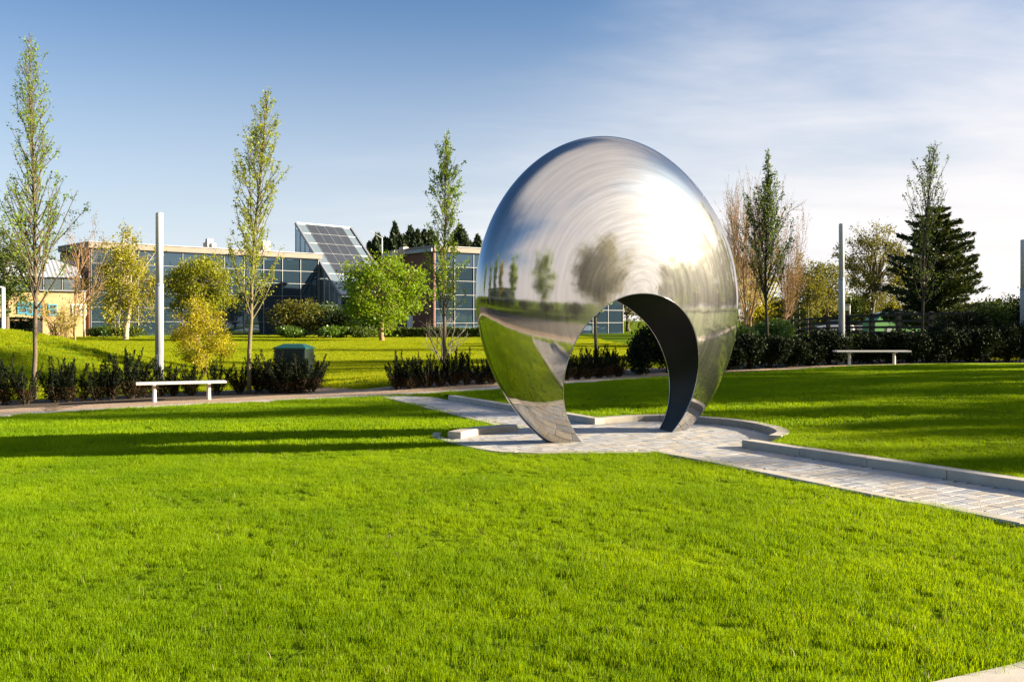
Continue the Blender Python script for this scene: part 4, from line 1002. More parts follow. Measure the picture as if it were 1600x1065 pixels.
# long clipped hedge before the brick building
def long_hedge(x0, x1, d, top, label, mat, seed, n=9000, deep=1.4):
    g = np.random.default_rng(seed); a, _ = at(x0, d); b, _ = at(x1, d); z = Tz((a+b)/2, d); h = zat(top, d)-z
    root = empty('clipped_hedge', ((a+b)/2, d, z)); tag(root, label, 'hedge'); hw = (b-a)/2
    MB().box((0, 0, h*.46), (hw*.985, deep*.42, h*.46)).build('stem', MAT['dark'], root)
    P = []; 
    f = g.uniform(size=n); u = g.uniform(-1, 1, n); v = g.uniform(-1, 1, n)
    top_ = f < .45; P = np.where(top_[:, None], np.stack([u*hw, v*deep/2, h+g.normal(0, .05, n)+.05*np.sin(u*hw*1.3)], 1), np.stack([u*hw, -deep/2+g.normal(0, .06, n), (v+1)/2*h], 1))
    obj('foliage', leaves_mesh('foliage', P, .17, g, .7), MAT[mat], root); return root
long_hedge(572, 770, 100, 513, 'long clipped hedge before the red brick building', 'midshrub', 330)
long_hedge(-60, 62, 85, 498, 'dark clipped hedge below the yellow brick wall', 'darkshrub', 331, 5000)
# dark conifers on the skyline behind the buildings
sky_c = [(577, 380, 5), (590, 372, 6), (603, 366, 7), (617, 361, 8), (629, 359, 8), (641, 365, 7), (652, 357, 8), (663, 362, 8), (673, 366, 7), (704, 372, 8), (718, 364, 8), (733, 369, 8), (746, 378, 7), (760, 372, 8)]
for i, (px, tp, hw) in enumerate(sky_c):
    d = 155+(i % 3)*6; b = place(px, d); cypress('leyland_cypress', b, (zat(tp, d)-b[2])*(1+.07*math.sin(i*2.7)), hw/FPX*d*(4.4+1.2*math.sin(i*1.9)), '%s dark cypress from the left on the skyline above the brick building' % ORD[i], np.random.default_rng(340+i), 4200, 'dark cypresses behind the buildings')
# far left backdrop trees
for i, (px, tp, hw, d) in enumerate([(-40, 380, 60, 150), (30, 392, 40, 150), (100, 405, 40, 155), (150, 398, 30, 160)]):
    crown(px, d, tp, 510, hw, ['far tree beyond the left photo edge', 'far tree behind the yellow brick building left end', 'far tree over the ribbed roof', 'far tree peeping over the glass corner'][i], 'midshrub', 360+i, ncl=60, nleaf=2600, lsize=.5, trunk_r=.3, fill=.3, group='far trees behind the left buildings')

# trees right of the sculpture
twig_tree('bare_tree', place(1163, 55), zat(266, 55)-Tz(*at(1163, 55)), 2.3, 'tall tan bare tree rising right behind the sculpture rim', np.random.default_rng(401), 'bark_tan', 'bud', 9000, .055, stems=6, trunk_r=.20, spread=22, levels=4, nb=6)
twig_tree('bare_tree', place(1228, 58), zat(318, 58)-Tz(*at(1228, 58)), 1.7, 'smaller tan bare tree right of the dark columnar tree', np.random.default_rng(402), 'bark_tan', 'bud', 6500, .06, stems=4, trunk_r=.16, spread=24, levels=4, nb=6)
crown(1170, 70, 395, 500, 44, 'russet leaved low tree behind the laurels', 'yellow', 403, ncl=70, nleaf=4200, lsize=.15, trunk_r=.15, fill=.3, multistem=3, barkm='bark_tan')
for i, (px, tp, hw, d, mt) in enumerate([(1262, 402, 34, 105, 'olive'), (1292, 408, 32, 110, 'olive'), (1120, 400, 60, 120, 'olive'), (1060, 410, 60, 120, 'midshrub')]):
    crown(px, d, tp, 495, hw, ['open olive tree above the fence start', 'open olive tree left of the tall grey column', 'tree behind the right edge of the sculpture', 'tree hidden behind the sculpture'][i], mt, 410+i, ncl=80, nleaf=5500, lsize=.22, trunk_r=.18, fill=.25, barkm='bark_dark', limbs=12)
crown(1367, 92, 357, 478, 52, 'broad open crowned tree with forking limbs above the green bus', 'olive', 420, ncl=160, nleaf=10500, lsize=.18, trunk_r=.30, fill=.5, cl_r=.17, barkm='bark', limbs=18)
crown(1424, 96, 400, 490, 26, 'gold green tree left of the pine', 'birch', 421, ncl=60, nleaf=2600, lsize=.2, trunk_r=.2, fill=.3)
conifer('pine_tree', place(1462, 64), zat(322, 64)-Tz(*at(1462, 64)), 3.35, 'big dark pine with layered boughs at right', 'pine', np.random.default_rng(430), 17, 10, 34000, .27, zlow=.10, curl=.25, power=.50, tr=.22)
conifer('conifer', place(1238, 70), zat(442, 70)-Tz(*at(1238, 70)), .75, 'small dark conifer at the left end of the fence', 'conifer', np.random.default_rng(431), 9, 7, 1500, .2, power=.5)
conifer('conifer', place(1248, 71), zat(450, 71)-Tz(*at(1248, 71)), .55, 'narrow dark conifer right beside the small one', 'conifer', np.random.default_rng(432), 9, 7, 1200, .2, power=.5)
for i, (px, tp, hw, mt) in enumerate([(1190, 470, 40, 'olive'), (1265, 462, 36, 'lime'), (1310, 466, 36, 'olive'), (1350, 458, 36, 'olive'), (1400, 460, 40, 'olive'), (1450, 470, 40, 'midshrub'), (1500, 468, 40, 'olive'), (1545, 465, 46, 'midshrub'), (1225, 452, 40, 'olive'), (1285, 446, 38, 'olive'), (1335, 450, 40, 'midshrub')]):
    d = 125; b = place(px, d); bush('far_bush', b, hw/FPX*d, 3, zat(tp, d)-b[2], '%s green thicket from the left beyond the parked vehicles' % ORD[i], mt, np.random.default_rng(440+i), 3000, .38, 'thickets beyond the car park', 9)
for i, (px, tp, hw) in enumerate([(1580, 470, 50), (1650, 455, 60), (820, 420, 70), (900, 430, 70), (980, 425, 70), (1660, 430, 60)]):
    crown(px, 150, tp, 505, hw, '%s far tree of the backdrop beyond the car park and building' % ORD[i], 'olive', 455+i, ncl=50, nleaf=2000, lsize=.5, trunk_r=.3, fill=.3, group='backdrop trees')

# twiggy small shrub in the bed by the third columnar tree
twig_tree('bare_shrub', place(693, 40), 2.0, .9, 'small pale leafless shrub behind the slim columnar tree', np.random.default_rng(460), 'bark_pale', None, 0, stems=4, trunk_r=.05, levels=3, nb=4, cat='shrub')

# ------------------------------------------------------------ buildings
def uv_quad(me, uvs):
    l = me.uv_layers.new(name='UVMap')
    for i, uv in enumerate(uvs): l.data[i].uv = uv
def wall_box(name, a, b, z0, z1, th, mat, parent, uvmap=True):
    """wall panel from plan point a to b, thickness th behind it"""
    a = Vector((*a, 0)); b = Vector((*b, 0)); t = (b-a).normalized(); n = Vector((-t.y, t.x, 0))
    vs = []
    for z in (z0, z1):
        for p in (a, b, b+n*th, a+n*th): vs.append((p.x, p.y, z))
    fs = [(3, 2, 1, 0), (4, 5, 6, 7), (0, 1, 5, 4), (1, 2, 6, 5), (2, 3, 7, 6), (3, 0, 4, 7)]
    me = bpy.data.meshes.new(name); me.from_pydata(vs, [], fs)
    ln = (b-a).length; l = me.uv_layers.new(name='UVMap')
    for p in me.polygons:
        for li in p.loop_indices:
            v = Vector(vs[me.loops[li].vertex_index]); l.data[li].uv = ((v-a).dot(t) if abs(p.normal.dot(t)) < .5 else (v-a).dot(n), v.z)
    me.update(); return obj(name, me, mat, parent)
def curtain_wall(root, a, b, z0, z1, ncol, nrow, fas, fasmat, depth=10, glass='glass', fas_over=.35):
    """glazed facade from a (left) to b (right): every pane, mullion and transom its own piece"""
    a2 = np.array(a, float); b2 = np.array(b, float); t = (b2-a2)/np.linalg.norm(b2-a2); n = np.array([t[1], -t[0]])   # n points to the viewer
    ln = np.linalg.norm(b2-a2); cw = ln/ncol; rh = (z1-z0)/nrow
    back = a2-n*.12; back2 = b2-n*.12
    wall_box('wall', back, back2, z0-.6, z1-.01, depth, MAT['dark'], root)
    rz = math.atan2(t[1], t[0])
    g = np.random.default_rng(int(abs(a[0])*10))
    shared = None
    for i in range(ncol):
        for j in range(nrow):
            c = a2+t*(i+.5)*cw; z = z0+(j+.5)*rh
            if shared is None:
                m = MB().box((0, 0, 0), (cw/2-.03, .012, rh/2-.03)); shared = m.mesh('glass_pane'); shared.materials.append(MAT[glass])
            o = obj('glass_pane', shared, None, root); o.location = (c[0]-n[0]*.03, c[1]-n[1]*.03, z); o.rotation_euler = (g.normal(0, .006), 0, rz+g.normal(0, .006))
    for i in range(ncol+1):
        c = a2+t*i*cw; m = MB().box((c[0]+n[0]*.03, c[1]+n[1]*.03, (z0+z1)/2-.02), (.023, .06, (z1-z0)/2-.03), rz); m.build('mullion', MAT['alu'], root)
    for j in range(nrow+1):
        c = (a2+b2)/2; m = MB().box((c[0]+n[0]*.045, c[1]+n[1]*.045, z0+j*rh), (ln/2-.01, .05, .02), rz); m.build('transom', MAT['alu'], root)
    c = (a2+b2)/2-n*(depth/2-fas_over)
    m = MB().box((c[0], c[1], z1+.05+fas/2), (ln/2+fas_over, depth/2+.1, fas/2), rz); m.build('roof', MAT[fasmat], root)
    m = MB().box((c[0]+n[0]*.05, c[1]+n[1]*.05, z1+.05+fas+.04), (ln/2+fas_over+.06, depth/2+.18, .04), rz); m.build('roof_trim', MAT['fascia_grey'], root)
def px_line(x0, d0, x1, d1): return at(x0, d0), at(x1, d1)
b1 = empty('glass_building', (*at(300, 114), -.2)); b1.location = (0, 0, 0); tag(b1, 'long dark glass office block left of the atrium', 'building')
A, B = at(142, 105.5), at(497, 125)
curtain_wall(b1, A, B, -.2, zat(389.5, 107), 11, 6, .62, 'fascia')
# left return of that block
tA = np.array(B)-np.array(A); tA /= np.linalg.norm(tA); nA = np.array([tA[1], -tA[0]])
side_a = np.array(A)-nA*9.5-tA*.1; side_b = np.array(A)-tA*.1+nA*.02
wall_box('end_wall', side_b+(-tA)*.02, side_b-tA*.02+(-nA)*.01+(-nA)*9, -.8, zat(389.5, 107)-.02, .1, MAT['brick_red'], b1)
# roof plant on it
def rbox(px, d, y0, y1, wpx, dep, mat, root, name):
    x, y = at(px, d); z0, z1 = zat(y1, d), zat(y0, d); MB().box((x, y, (z0+z1)/2), (wpx/2/FPX*d, dep/2, (z1-z0)/2), .6, ch=.05).build(name, MAT[mat], root)
v1 = empty('roof_vent', (0, 0, 0)); tag(v1, 'small tan vent stack on the flat glass block roof', 'vent')
rbox(327, 122, 373, 386, 9, .9, 'hvac', v1, 'stack'); rbox(333, 122, 380, 386, 7, .8, 'hvac', v1, 'duct'); rbox(321, 122, 379, 386, 5, .6, 'hvac', v1, 'duct')
v2 = empty('roof_vent', (0, 0, 0)); tag(v2, 'pale vent boxes on the roof behind the yellow green columnar tree', 'vent')
rbox(415, 128, 377, 392, 12, 1.0, 'hvac', v2, 'stack'); rbox(402, 128, 384, 392, 8, .8, 'hvac', v2, 'duct')

# atrium: sloping glass with solar panels
at_r = empty('glass_atrium', (0, 0, 0)); tag(at_r, 'sloping glass atrium carrying a grid of dark solar panels', 'building')
RL = Vector((-29.3, 130, 14.7)); rdir = Vector((.735, .678, 0)); RR = RL+rdir*9.2; RR.z = 14.7
RRx = Vector((*at(548, 136), 14.6)); rv = RRx-RL
EL = Vector((*at(531, 121.8), zat(461, 121.8))); ER = EL+Vector((rv.x, rv.y, 0))
sl_n = (RRx-RL).cross(EL-RL).normalized()
if sl_n.z < 0: sl_n = -sl_n
def SP(s_, t_, off_=0): # s along ridge 0..1, t down slope 0..1
    return RL+(RRx-RL)*s_+(EL-RL)*t_+(0*rv)+sl_n*off_
NCs, NRs = 6, 7
for i in range(NCs):
    for j in range(NRs):
        solar = 1 <= i <= 4 and j <= 4
        e0, e1 = .006, .0025
        q = [SP((i)/NCs+e0, j/NRs+e1, .0), SP((i+1)/NCs-e0, j/NRs+e1, .0), SP((i+1)/NCs-e0, (j+1)/NRs-e1, .0), SP((i)/NCs+e0, (j+1)/NRs-e1, .0)]
        up = [p+sl_n*(.10 if solar else .03) for p in q]
        m = MB().add([tuple(p) for p in q+up], [(0, 1, 2, 3), (7, 6, 5, 4), (0, 4, 5, 1), (1, 5, 6, 2), (2, 6, 7, 3), (3, 7, 4, 0)])
        m.build('solar_panel' if solar else 'glass_pane', MAT['solar'] if solar else MAT['glass_pale'], at_r)
for i in range(NCs+1): MB().bar(SP(i/NCs, 0, .03), SP(i/NCs, 1, .03), .06 if 0 < i < NCs else .30, .10 if 0 < i < NCs else .35).build('rafter', MAT['frame_grey'] if i in (0, NCs) else MAT['alu'], at_r)
for j in range(NRs+1): MB().bar(SP(0, j/NRs, .035), SP(1, j/NRs, .035), .05 if 0 < j < NRs else .25, .09 if 0 < j < NRs else .25).build('purlin', MAT['alu'] if 0 < j < NRs else MAT['frame_grey'], at_r)
# left gable: vertical glazing under the sloping edge
gnum = 9
RLb = RL+Vector((-.01, 0, 0))
for i in range(gnum):
    t0, t1 = i/gnum, (i+1)/gnum; p0, p1 = SP(0, t0), SP(0, t1)
    zbot = -.3
    segs = [(zbot, 3.5), (3.5, 7.0), (7.0, 10.5), (10.5, 14.0)]
    for za, zb in segs:
        zb0, zb1 = min(zb, p0.z-.2), min(zb, p1.z-.2)
        if zb1 <= za+.1: 
            if zb0 <= za+.1: continue
            zb1 = za+.1
        s_ = .04
        o0 = p0+(p1-p0)*s_; o1 = p0+(p1-p0)*(1-s_)
        m = MB().add([(o0.x, o0.y, za+.05), (o1.x, o1.y, za+.05), (o1.x, o1.y, zb1-.05), (o0.x, o0.y, zb0-.05), (o0.x+.05, o0.y+.05, za+.05), (o1.x+.05, o1.y+.05, za+.05), (o1.x+.05, o1.y+.05, zb1-.05), (o0.x+.05, o0.y+.05, zb0-.05)],
                     [(0, 1, 2, 3), (7, 6, 5, 4), (0, 4, 5, 1), (1, 5, 6, 2), (2, 6, 7, 3), (3, 7, 4, 0)]); m.build('glass_pane', MAT['glass_pale'], at_r)
    MB().bar((p0.x, p0.y, zbot), (p0.x, p0.y, p0.z-.15), .12).build('mullion', MAT['frame_grey'], at_r)
MB().bar((EL.x, EL.y, -.3), EL-Vector((0, 0, .1)), .4).build('corner_post', MAT['frame_grey'], at_r)
wall_box('back_wall', (RL.x+.4, RL.y+.2), (RRx.x, RRx.y), -.3, 14.3, .3, MAT['glass_pale'], at_r)
wall_box('front_wall', (EL.x+.3, EL.y+.3), (ER.x, ER.y), -.3, EL.z-.2, .3, MAT['glass'], at_r)

# brick and glass building
b2 = empty('brick_building', (0, 0, 0)); tag(b2, 'dark red brick office with a glazed front behind the sculpture', 'building')
A2 = np.array([-9.0, 112.0]); d2 = np.array([.8, .6]); B2 = A2+d2*30.0; ztop = zat(394, 112.5)
curtain_wall(b2, A2, B2, -.4, ztop, 11, 6, .60, 'fascia', 9.5)
n2 = np.array([d2[1], -d2[0]])
Lb = A2-n2*11.2-d2*.2
wall_box('brick_wall', Lb-d2*.02, A2-d2*.22+n2*.1, -.6, ztop-.05, .2, MAT['brick_red'], b2)
c_ = (Lb+A2)/2; MB().box((c_[0]-d2[0]*.1, c_[1]-d2[1]*.1, ztop+.22), (5.9, .45, .2), math.atan2(-n2[1]*-1, -n2[0]*-1)).build('wall_coping', MAT['fascia_grey'], b2)
dx, dy = Lb*.45+A2*.55-d2*.24; fd = MB().box((dx-.02, dy, .9), (.08, .55, 1.25), math.atan2(n2[1], n2[0])+math.pi/2).build('door', MAT['white_paint'], b2)
hv = empty('air_handling_unit', (0, 0, 0)); tag(hv, 'beige air handling boxes on the brick building roof', 'air conditioner')
for px, y0, wp in ((617, 391, 9), (624, 390, 6), (631, 386, 9)): rbox(px, 117, y0, 401, wp, 1.1, 'hvac', hv, 'casing')
an = empty('roof_mast', (0, 0, 0)); tag(an, 'thin white mast with a side arm above the lime green tree', 'mast')
x, y = at(597, 118); MB().tube([(x, y, zat(403, 118)-1.5), (x, y, zat(372, 118))], [.09, .07], 8).build('pole', MAT['white_paint'], an)
MB().tube([(x, y, zat(372, 118)), (x-1.5, y+.1, zat(361, 118))], [.05, .03], 6).build('arm', MAT['white_paint'], an)

# yellow brick building
b3 = empty('yellow_brick_building', (0, 0, 0)); tag(b3, 'low yellow brick building with cyan windows and ribbed grey roof', 'building')
YA, YB = np.array(at(-70, 96)), np.array(at(134, 103)); zt3 = zat(455, 101)
wall_box('wall', YA, YB, -.7, zt3, 8, MAT['brick_yellow'], b3)
ty = (YB-YA)/np.linalg.norm(YB-YA); ny = np.array([ty[1], -ty[0]]); rzy = math.atan2(ty[1], ty[0])
def win(px, y0, y1, wpx, mat, root, d=101, transom=True, inner='window'):
    x, y = at(px, d); # project on wall line
    r_ = (px-CX)/FPX; den = ty[0]-r_*ty[1]; s_ = (r_*YA[1]-YA[0])/den; p = YA+ty*s_; d = p[1]
    w_ = wpx/FPX*d; z0, z1 = zat(y1, d), zat(y0, d); f = MB()
    for sx in (-1, 1): q = p+ty*sx*w_/2; f.box((q[0]+ny[0]*.05, q[1]+ny[1]*.05, (z0+z1)/2), (.07, .06, (z1-z0)/2), rzy)
    for z in (z0, z1): f.box((p[0]+ny[0]*.05, p[1]+ny[1]*.05, z), (w_/2+.07, .055, .07), rzy)
    if transom: f.box((p[0]+ny[0]*.05, p[1]+ny[1]*.05, (z0+z1)/2+.05), (w_/2, .05, .05), rzy)
    wo = f.build('window', MAT[mat], root)
    MB().box((p[0]+ny[0]*.015, p[1]+ny[1]*.015, (z0+z1)/2), (w_/2-.03, .02, (z1-z0)/2-.03), rzy).build('pane', MAT[inner], wo)
win(35, 473, 489, 12, 'cyan', b3); win(58, 474, 492, 11, 'cyan', b3); win(46.5, 474, 491, 7, 'cyan', b3); win(82, 476, 492, 10, 'cyan', b3); win(119, 476, 492, 11, 'white_paint', b3)
win(130, 476, 492, 7, 'white_paint', b3); win(-20, 474, 492, 14, 'cyan', b3)
# drain pipe
for px in (25, 133):
    x, y = at(px, 100.6); MB().tube([(x, y-.3, -.3), (x, y-.3, zt3-.1)], [.09, .09], 8).build('downpipe', MAT['alu'], b3)
# upper storey with strip window and ribbed roof
U0 = YA+ty*1.0-ny*1.6; U1 = YB-ty*.2-ny*1.6
wall_box('upper_wall', U0, U1, zt3+.003, zat(434, 103), 6, MAT['dark'], b3)
MB().box((*((YA+YB)/2-ny*.5), zt3+.08), (np.linalg.norm(YB-YA)/2, .9, .07), rzy).build('ledge', MAT['alu'], b3)
nU = int(np.linalg.norm(U1-U0)/1.7)
for i in range(nU):
    p = U0+(U1-U0)*(i+.5)/nU+ny*.03; MB().box((p[0], p[1], (zt3+zat(434, 103))/2+.05), (.78, .02, (zat(434, 103)-zt3)/2-.12), rzy).build('glass_pane', MAT['window'], b3)
    q = U0+(U1-U0)*i/nU+ny*.05; MB().box((q[0], q[1], (zt3+zat(434, 103))/2), (.05, .04, (zat(434, 103)-zt3)/2-.02), rzy).build('mullion', MAT['alu'], b3)
# ribbed roof slope
e0, e1 = U0+ny*.5, U1+ny*.5; r0_, r1_ = U0-ny*3.0, U1-ny*3.0; ze, zr = zat(434, 103)+.02, zat(407, 106)
lnr = np.linalg.norm(U1-U0); nrb = int(lnr/.42); vs = []; fs = []
for i in range(nrb*2+1):
    f = i/(nrb*2); z_ = .07 if (i % 2) else 0
    p = e0+(e1-e0)*f; q = r0_+(r1_-r0_)*f; vs += [(p[0], p[1], ze+z_), (q[0], q[1], zr+z_)]
for i in range(nrb*2): fs.append((2*i, 2*i+2, 2*i+3, 2*i+1))
MB().add(vs, fs).build('roof', MAT['ribbed'], b3)

# ------------------------------------------------------------ fence and vehicles on the right
sheet('car_park', np.array([(17, 98), (60, 92), (78, 140), (24, 145)]), lambda x, y: T(x, y)+.03, 4.0, MAT['concrete'])
fr = empty('timber_fence', (0, 0, 0)); tag(fr, 'dark post and rail timber fence above the black hedge', 'fence')
posts = []
for k, px in enumerate([1243, 1267, 1294, 1325, 1362, 1404, 1455]):
    d = 80-4.5*k; x, y = at(px, d); zt = zat(np.interp(px, [1243, 1325, 1404, 1455], [499, 493.5, 490, 489]), d)+.08; posts.append((x, y, zt))
p_, q_ = np.array(posts[-1]), np.array(posts[-2]); posts.append(tuple(p_+(p_-q_)))
for x, y, zt in posts: MB().box((x, y, zt-.85), (.13, .13, .85), ch=.02).build('post', MAT['timber'], fr)
for i in range(len(posts)-1):
    a, b = posts[i], posts[i+1]
    for dz in (.12, .50, .88, 1.24):
        MB().bar((a[0]-.06, a[1], a[2]-dz), (b[0]-.06, b[1], b[2]-dz), .05, .15).build('rail', MAT['timber'], fr)

def car(px, d, zb, label, paint, hdg, ln=4.3, h=1.45, wd=1.75):
    x, y = at(px, d); r = empty('parked_car', (x, y, zb), hdg); tag(r, label, 'car', 'cars parked beyond the fence')
    def prof(pts, w0, w1, name, mat):
        n = len(pts); V = [(p[0]*ln, s_*(w0 if p[1] < .6 else w1)/2, p[1]*h) for s_ in (-1, 1) for p in pts]
        fs = [tuple(range(n))[::-1], tuple(range(n, 2*n))]+[(i, (i+1) % n, n+(i+1) % n, n+i) for i in range(n)]
        return MB().add(V, fs).build(name, mat, r)
    prof([(-.5, .17), (-.5, .45), (-.47, .56), (-.30, .60), (.24, .60), (.42, .53), (.495, .42), (.5, .17)], wd, wd*.96, 'body', paint)
    prof([(-.42, .595), (-.30, .93), (-.20, .985), (.08, .985), (.16, .92), (.27, .595)], wd*.9, wd*.72, 'cabin', MAT['carglass'])
    prof([(-.30, .955), (-.20, 1.0), (.08, 1.0), (.15, .955)], wd*.74, wd*.72, 'roof_panel', paint)
    for sx in (-.31, .31):
        for sy in (-1, 1):
            m = MB(); m.tube([(sx*ln, sy*(wd/2-.2), .31), (sx*ln, sy*(wd/2+.01), .31)], [.31, .31], 16); wl = m.build('wheel', MAT['tyre'], r)
            MB().tube([(sx*ln, sy*(wd/2), .31), (sx*ln, sy*(wd/2+.02), .31)], [.19, .19], 12).build('rim', MAT['car_silver'], wl)
    for sy in (-.75, .75):
        MB().box((.49*ln, sy*wd/2, .46*h), (.05, .15, .06)).build('headlight', MAT['lampglass'], r)
        MB().box((-.495*ln, sy*wd/2, .46*h), (.03, .14, .08)).build('tail_light', MAT['car_red'], r)
    return r
zc = .35
car(1279, 125, zat(518, 125), 'pale blue white parked car, leftmost behind the fence', MAT['car_white'], 2.9)
car(1306, 122, zat(518, 122), 'white parked car left of the grey column', MAT['car_white'], 2.7)
car(1330, 128, zat(518, 128), 'red parked car behind the grey column', MAT['car_red'], 2.75)
car(1352, 124, zat(518, 124), 'silver parked car between the red car and the green bus', MAT['car_silver'], 2.8)
# green minibus
x, y = at(1422, 84); zb = zat(523, 84); bs = empty('green_bus', (x, y, zb), 3.25); tag(bs, 'light green single deck bus with blue and white roof band behind the fence', 'bus')
L_, W_, H_ = 7.6, 2.3, zat(483.5, 84)-zb
def bprof(pts, w_, name, mat, par=bs, z0=0):
    n = len(pts); V = [(p[0]*L_, s_*w_/2, p[1]*H_+z0) for s_ in (-1, 1) for p in pts]
    return MB().add(V, [tuple(range(n))[::-1], tuple(range(n, 2*n))]+[(i, (i+1) % n, n+(i+1) % n, n+i) for i in range(n)]).build(name, mat, par)
bprof([(-.5, .15), (-.5, .86), (.34, .86), (.42, .78), (.495, .5), (.5, .15)], W_, 'body', MAT['bus_green'])
bprof([(-.5, .865), (-.49, .955), (.22, .955), (.335, .865)], W_*.99, 'roof_band', MAT['bus_blue'])
bprof([(-.49, .96), (-.47, 1.0), (.16, 1.0), (.25, .93), (.36, .84), (.35, .87), (.22, .96)], W_*.97, 'roof', MAT['white_paint'])
for k in range(5):
    for s_ in (-1, 1):
        wq = MB().box((-.41*L_+k*1.22, s_*(W_/2+.004), .66*H_), (.52, .012, .15*H_)).build('window', MAT['window'], bs)
MB().box((.447*L_, 0, .65*H_), (.02, W_*.42, .13*H_)).build('windscreen', MAT['carglass'], bs)
for sx in (-.32, .33):
    for sy in (-1, 1):
        wl = MB().tube([(sx*L_, sy*(W_/2-.25), .42), (sx*L_, sy*(W_/2+.01), .42)], [.42, .42], 18).build('wheel', MAT['tyre'], bs)
        MB().tube([(sx*L_, sy*(W_/2), .42), (sx*L_, sy*(W_/2+.02), .42)], [.24, .24], 12).build('rim', MAT['car_silver'], wl)
x, y = at(1323, 95); sg = empty('car_park_sign', (x, y, Tz(x, y))); tag(sg, 'small pale sign on a white post just right of the grey column', 'sign')
zt = zat(475, 95)-Tz(x, y); MB().tube([(.3, 0, -.2), (.3, 0, zt)], [.07, .07], 8).build('post', MAT['white_paint'], sg); MB().box((-.05, -.06, zt-.3), (.28, .03, .33)).build('sign_panel', MAT['car_silver'], sg)

# ------------------------------------------------------------ what stands to the right and behind the viewer (reflected, casting the long shadows)
off_right = [(30, 20.0, 9, 1.5), (27, 24.8, 15, 1.6), (40, 30.0, 13, 1.2), (38, 15.9, 14, 1.3), (40, 33, 14, 3.2), (34, 37, 13, 3.0)]
for i, (x, y, h, r_) in enumerate(off_right):
    crown_tree('broadleaf_tree', (x, y, Tz(x, y)), h, h*.6, r_, h*.40, ['slim young tree right of the view, nearest the lawn', 'taller slim tree right of the view behind the first', 'slim tree right of the view beside the hedge end', 'narrow tree right of the view opposite the sculpture', 'broad tree right of the view beyond the slim ones', 'broad tree right of the view at the far hedge end'][i],
               'hornbeam' if i < 4 else 'olive', np.random.default_rng(500+i), ncl=60, nleaf=8000, lsize=.18, trunk_r=.12, fill=.3, cl_r=.26)
behind = [(31, -4.6, 10.5, 4.6, 'olive', 'broad round tree reflected over the sculpture opening'), (50, -16, 11, 4.5, 'olive', 'second broad tree reflected in the steel'), (30, -22, 9, 2.6, 'lime', 'lime green tree behind the viewer'), (18, -30, 10, 2.2, 'hornbeam', 'slim tree behind the viewer, left of the lime tree'), (8, -33, 11, 2.4, 'yellow', 'golden tree behind the viewer'), (0, -31, 12, 2.0, 'hornbeam', 'tall slim tree behind the viewer'), (-8, -28, 10, 2.2, 'hornbeam', 'green tree behind the viewer to the left'), (-18, -16, 9, 2.4, 'lime', 'bright tree left behind the viewer')]
for i, (x, y, h, r_, mt, lb) in enumerate(behind):
    if i > 1: h *= 1.45; r_ *= 1.3
    crown_tree('broadleaf_tree', (x, y, Tz(x, y)), h, h*.58, r_, h*.42, lb, mt, np.random.default_rng(520+i), ncl=80, nleaf=13000 if i == 0 else 6500, lsize=.32, trunk_r=.16, fill=.3, cl_r=.26)
for i in range(14):
    a = R(100+i*13); x, y = 3+27*math.sin(a)*1.0, 8+24*math.cos(a)
    bush('hedge_shrub', (x, y, Tz(x, y)), 3.6, 1.4, 1.9, '%s dark hedge shrub of the hedge curving behind the viewer' % ORD[i], 'darkshrub', np.random.default_rng(540+i), 1500, .2, 'hedge behind the viewer')
ob = empty('pale_office_building', (6, -62, 0)); tag(ob, 'low pale office building behind the viewer, reflected in the steel', 'building')
MB().box((0, 0, 3.2), (26, 6, 3.2)).build('wall', MAT['concrete'], ob); MB().box((0, 0, 6.55), (26.5, 6.5, .15)).build('roof', MAT['fascia_grey'], ob)
for k in range(16): MB().box((-23.5+k*3.13, 6.02, 3.6), (1.2, .03, 1.3)).build('window', MAT['window'], ob)

for i, (x, y, h, r_) in enumerate([(23, 10.0, 5.7, 1.4), (21.5, 11.6, 5.1, 1.1), (30, 14.2, 7.2, .8), (26, 18.0, 8, 1.3), (27, 23.2, 8, 1.5)]):
    crown_tree('broadleaf_tree', (x, y, Tz(x, y)), h, h*.66, r_, h*.33, ['low round tree right of the view by the path', 'smallest tree right of the view', 'small narrow tree right of the view level with the plaza', 'small slim tree right of the view past the plaza', 'small slim tree right of the view near the right bench'][i], 'hornbeam', np.random.default_rng(560+i), ncl=40, nleaf=5000, lsize=.15, trunk_r=.08, fill=.3, cl_r=.26)
for i in range(13):  # out-of-view belt added, with near-black leaves, so the glass panes reflect dark
    x, y = 130+4*math.sin(i*2.1), -2+i*9.8; h = 15.5+1.8*math.sin(i*1.3)
    crown_tree('broadleaf_tree', (x, y, Tz(x, y)), h, h*.5, 7.2, h*.49, '%s unseen tree of the belt added to darken the glass front' % ORD[i], 'darkshrub', np.random.default_rng(580+i), ncl=90, nleaf=6000, lsize=.8, trunk_r=.2, fill=.2, group='unseen tree belt added at the right')

for i, (x, y, h, r_) in enumerate([(23, 15.9, 8.5, 1.3), (24, 19.6, 7.5, 1.3), (25, 21.6, 9, 1.2), (24.5, 25.2, 8.5, 1.4), (22, 13.5, 5.3, 1.2), (21, 8.6, 5.0, .9)]):
    crown_tree('broadleaf_tree', (x, y, Tz(x, y)), h, h*.66, r_, h*.33, ['young tree right of the view between plaza and hedge', 'young tree right of the view before the slim ones', 'taller young tree right of the view', 'young tree right of the view beside the right hedge', 'small young tree right of the view, level with the plaza', 'young tree right of the view where the paths meet'][i], 'hornbeam_shade', np.random.default_rng(700+i), ncl=44, nleaf=6000, lsize=.15, trunk_r=.08, fill=.25, cl_r=.26)
oa, ob_ = offset(ring, 1.8), offset(ring, 9.0); selr = [i for i in range(len(ring)) if oa[i, 1] < 9.5]
selr.sort(key=lambda i: math.atan2(oa[i, 0]-4, oa[i, 1]-14) % (2*math.pi))
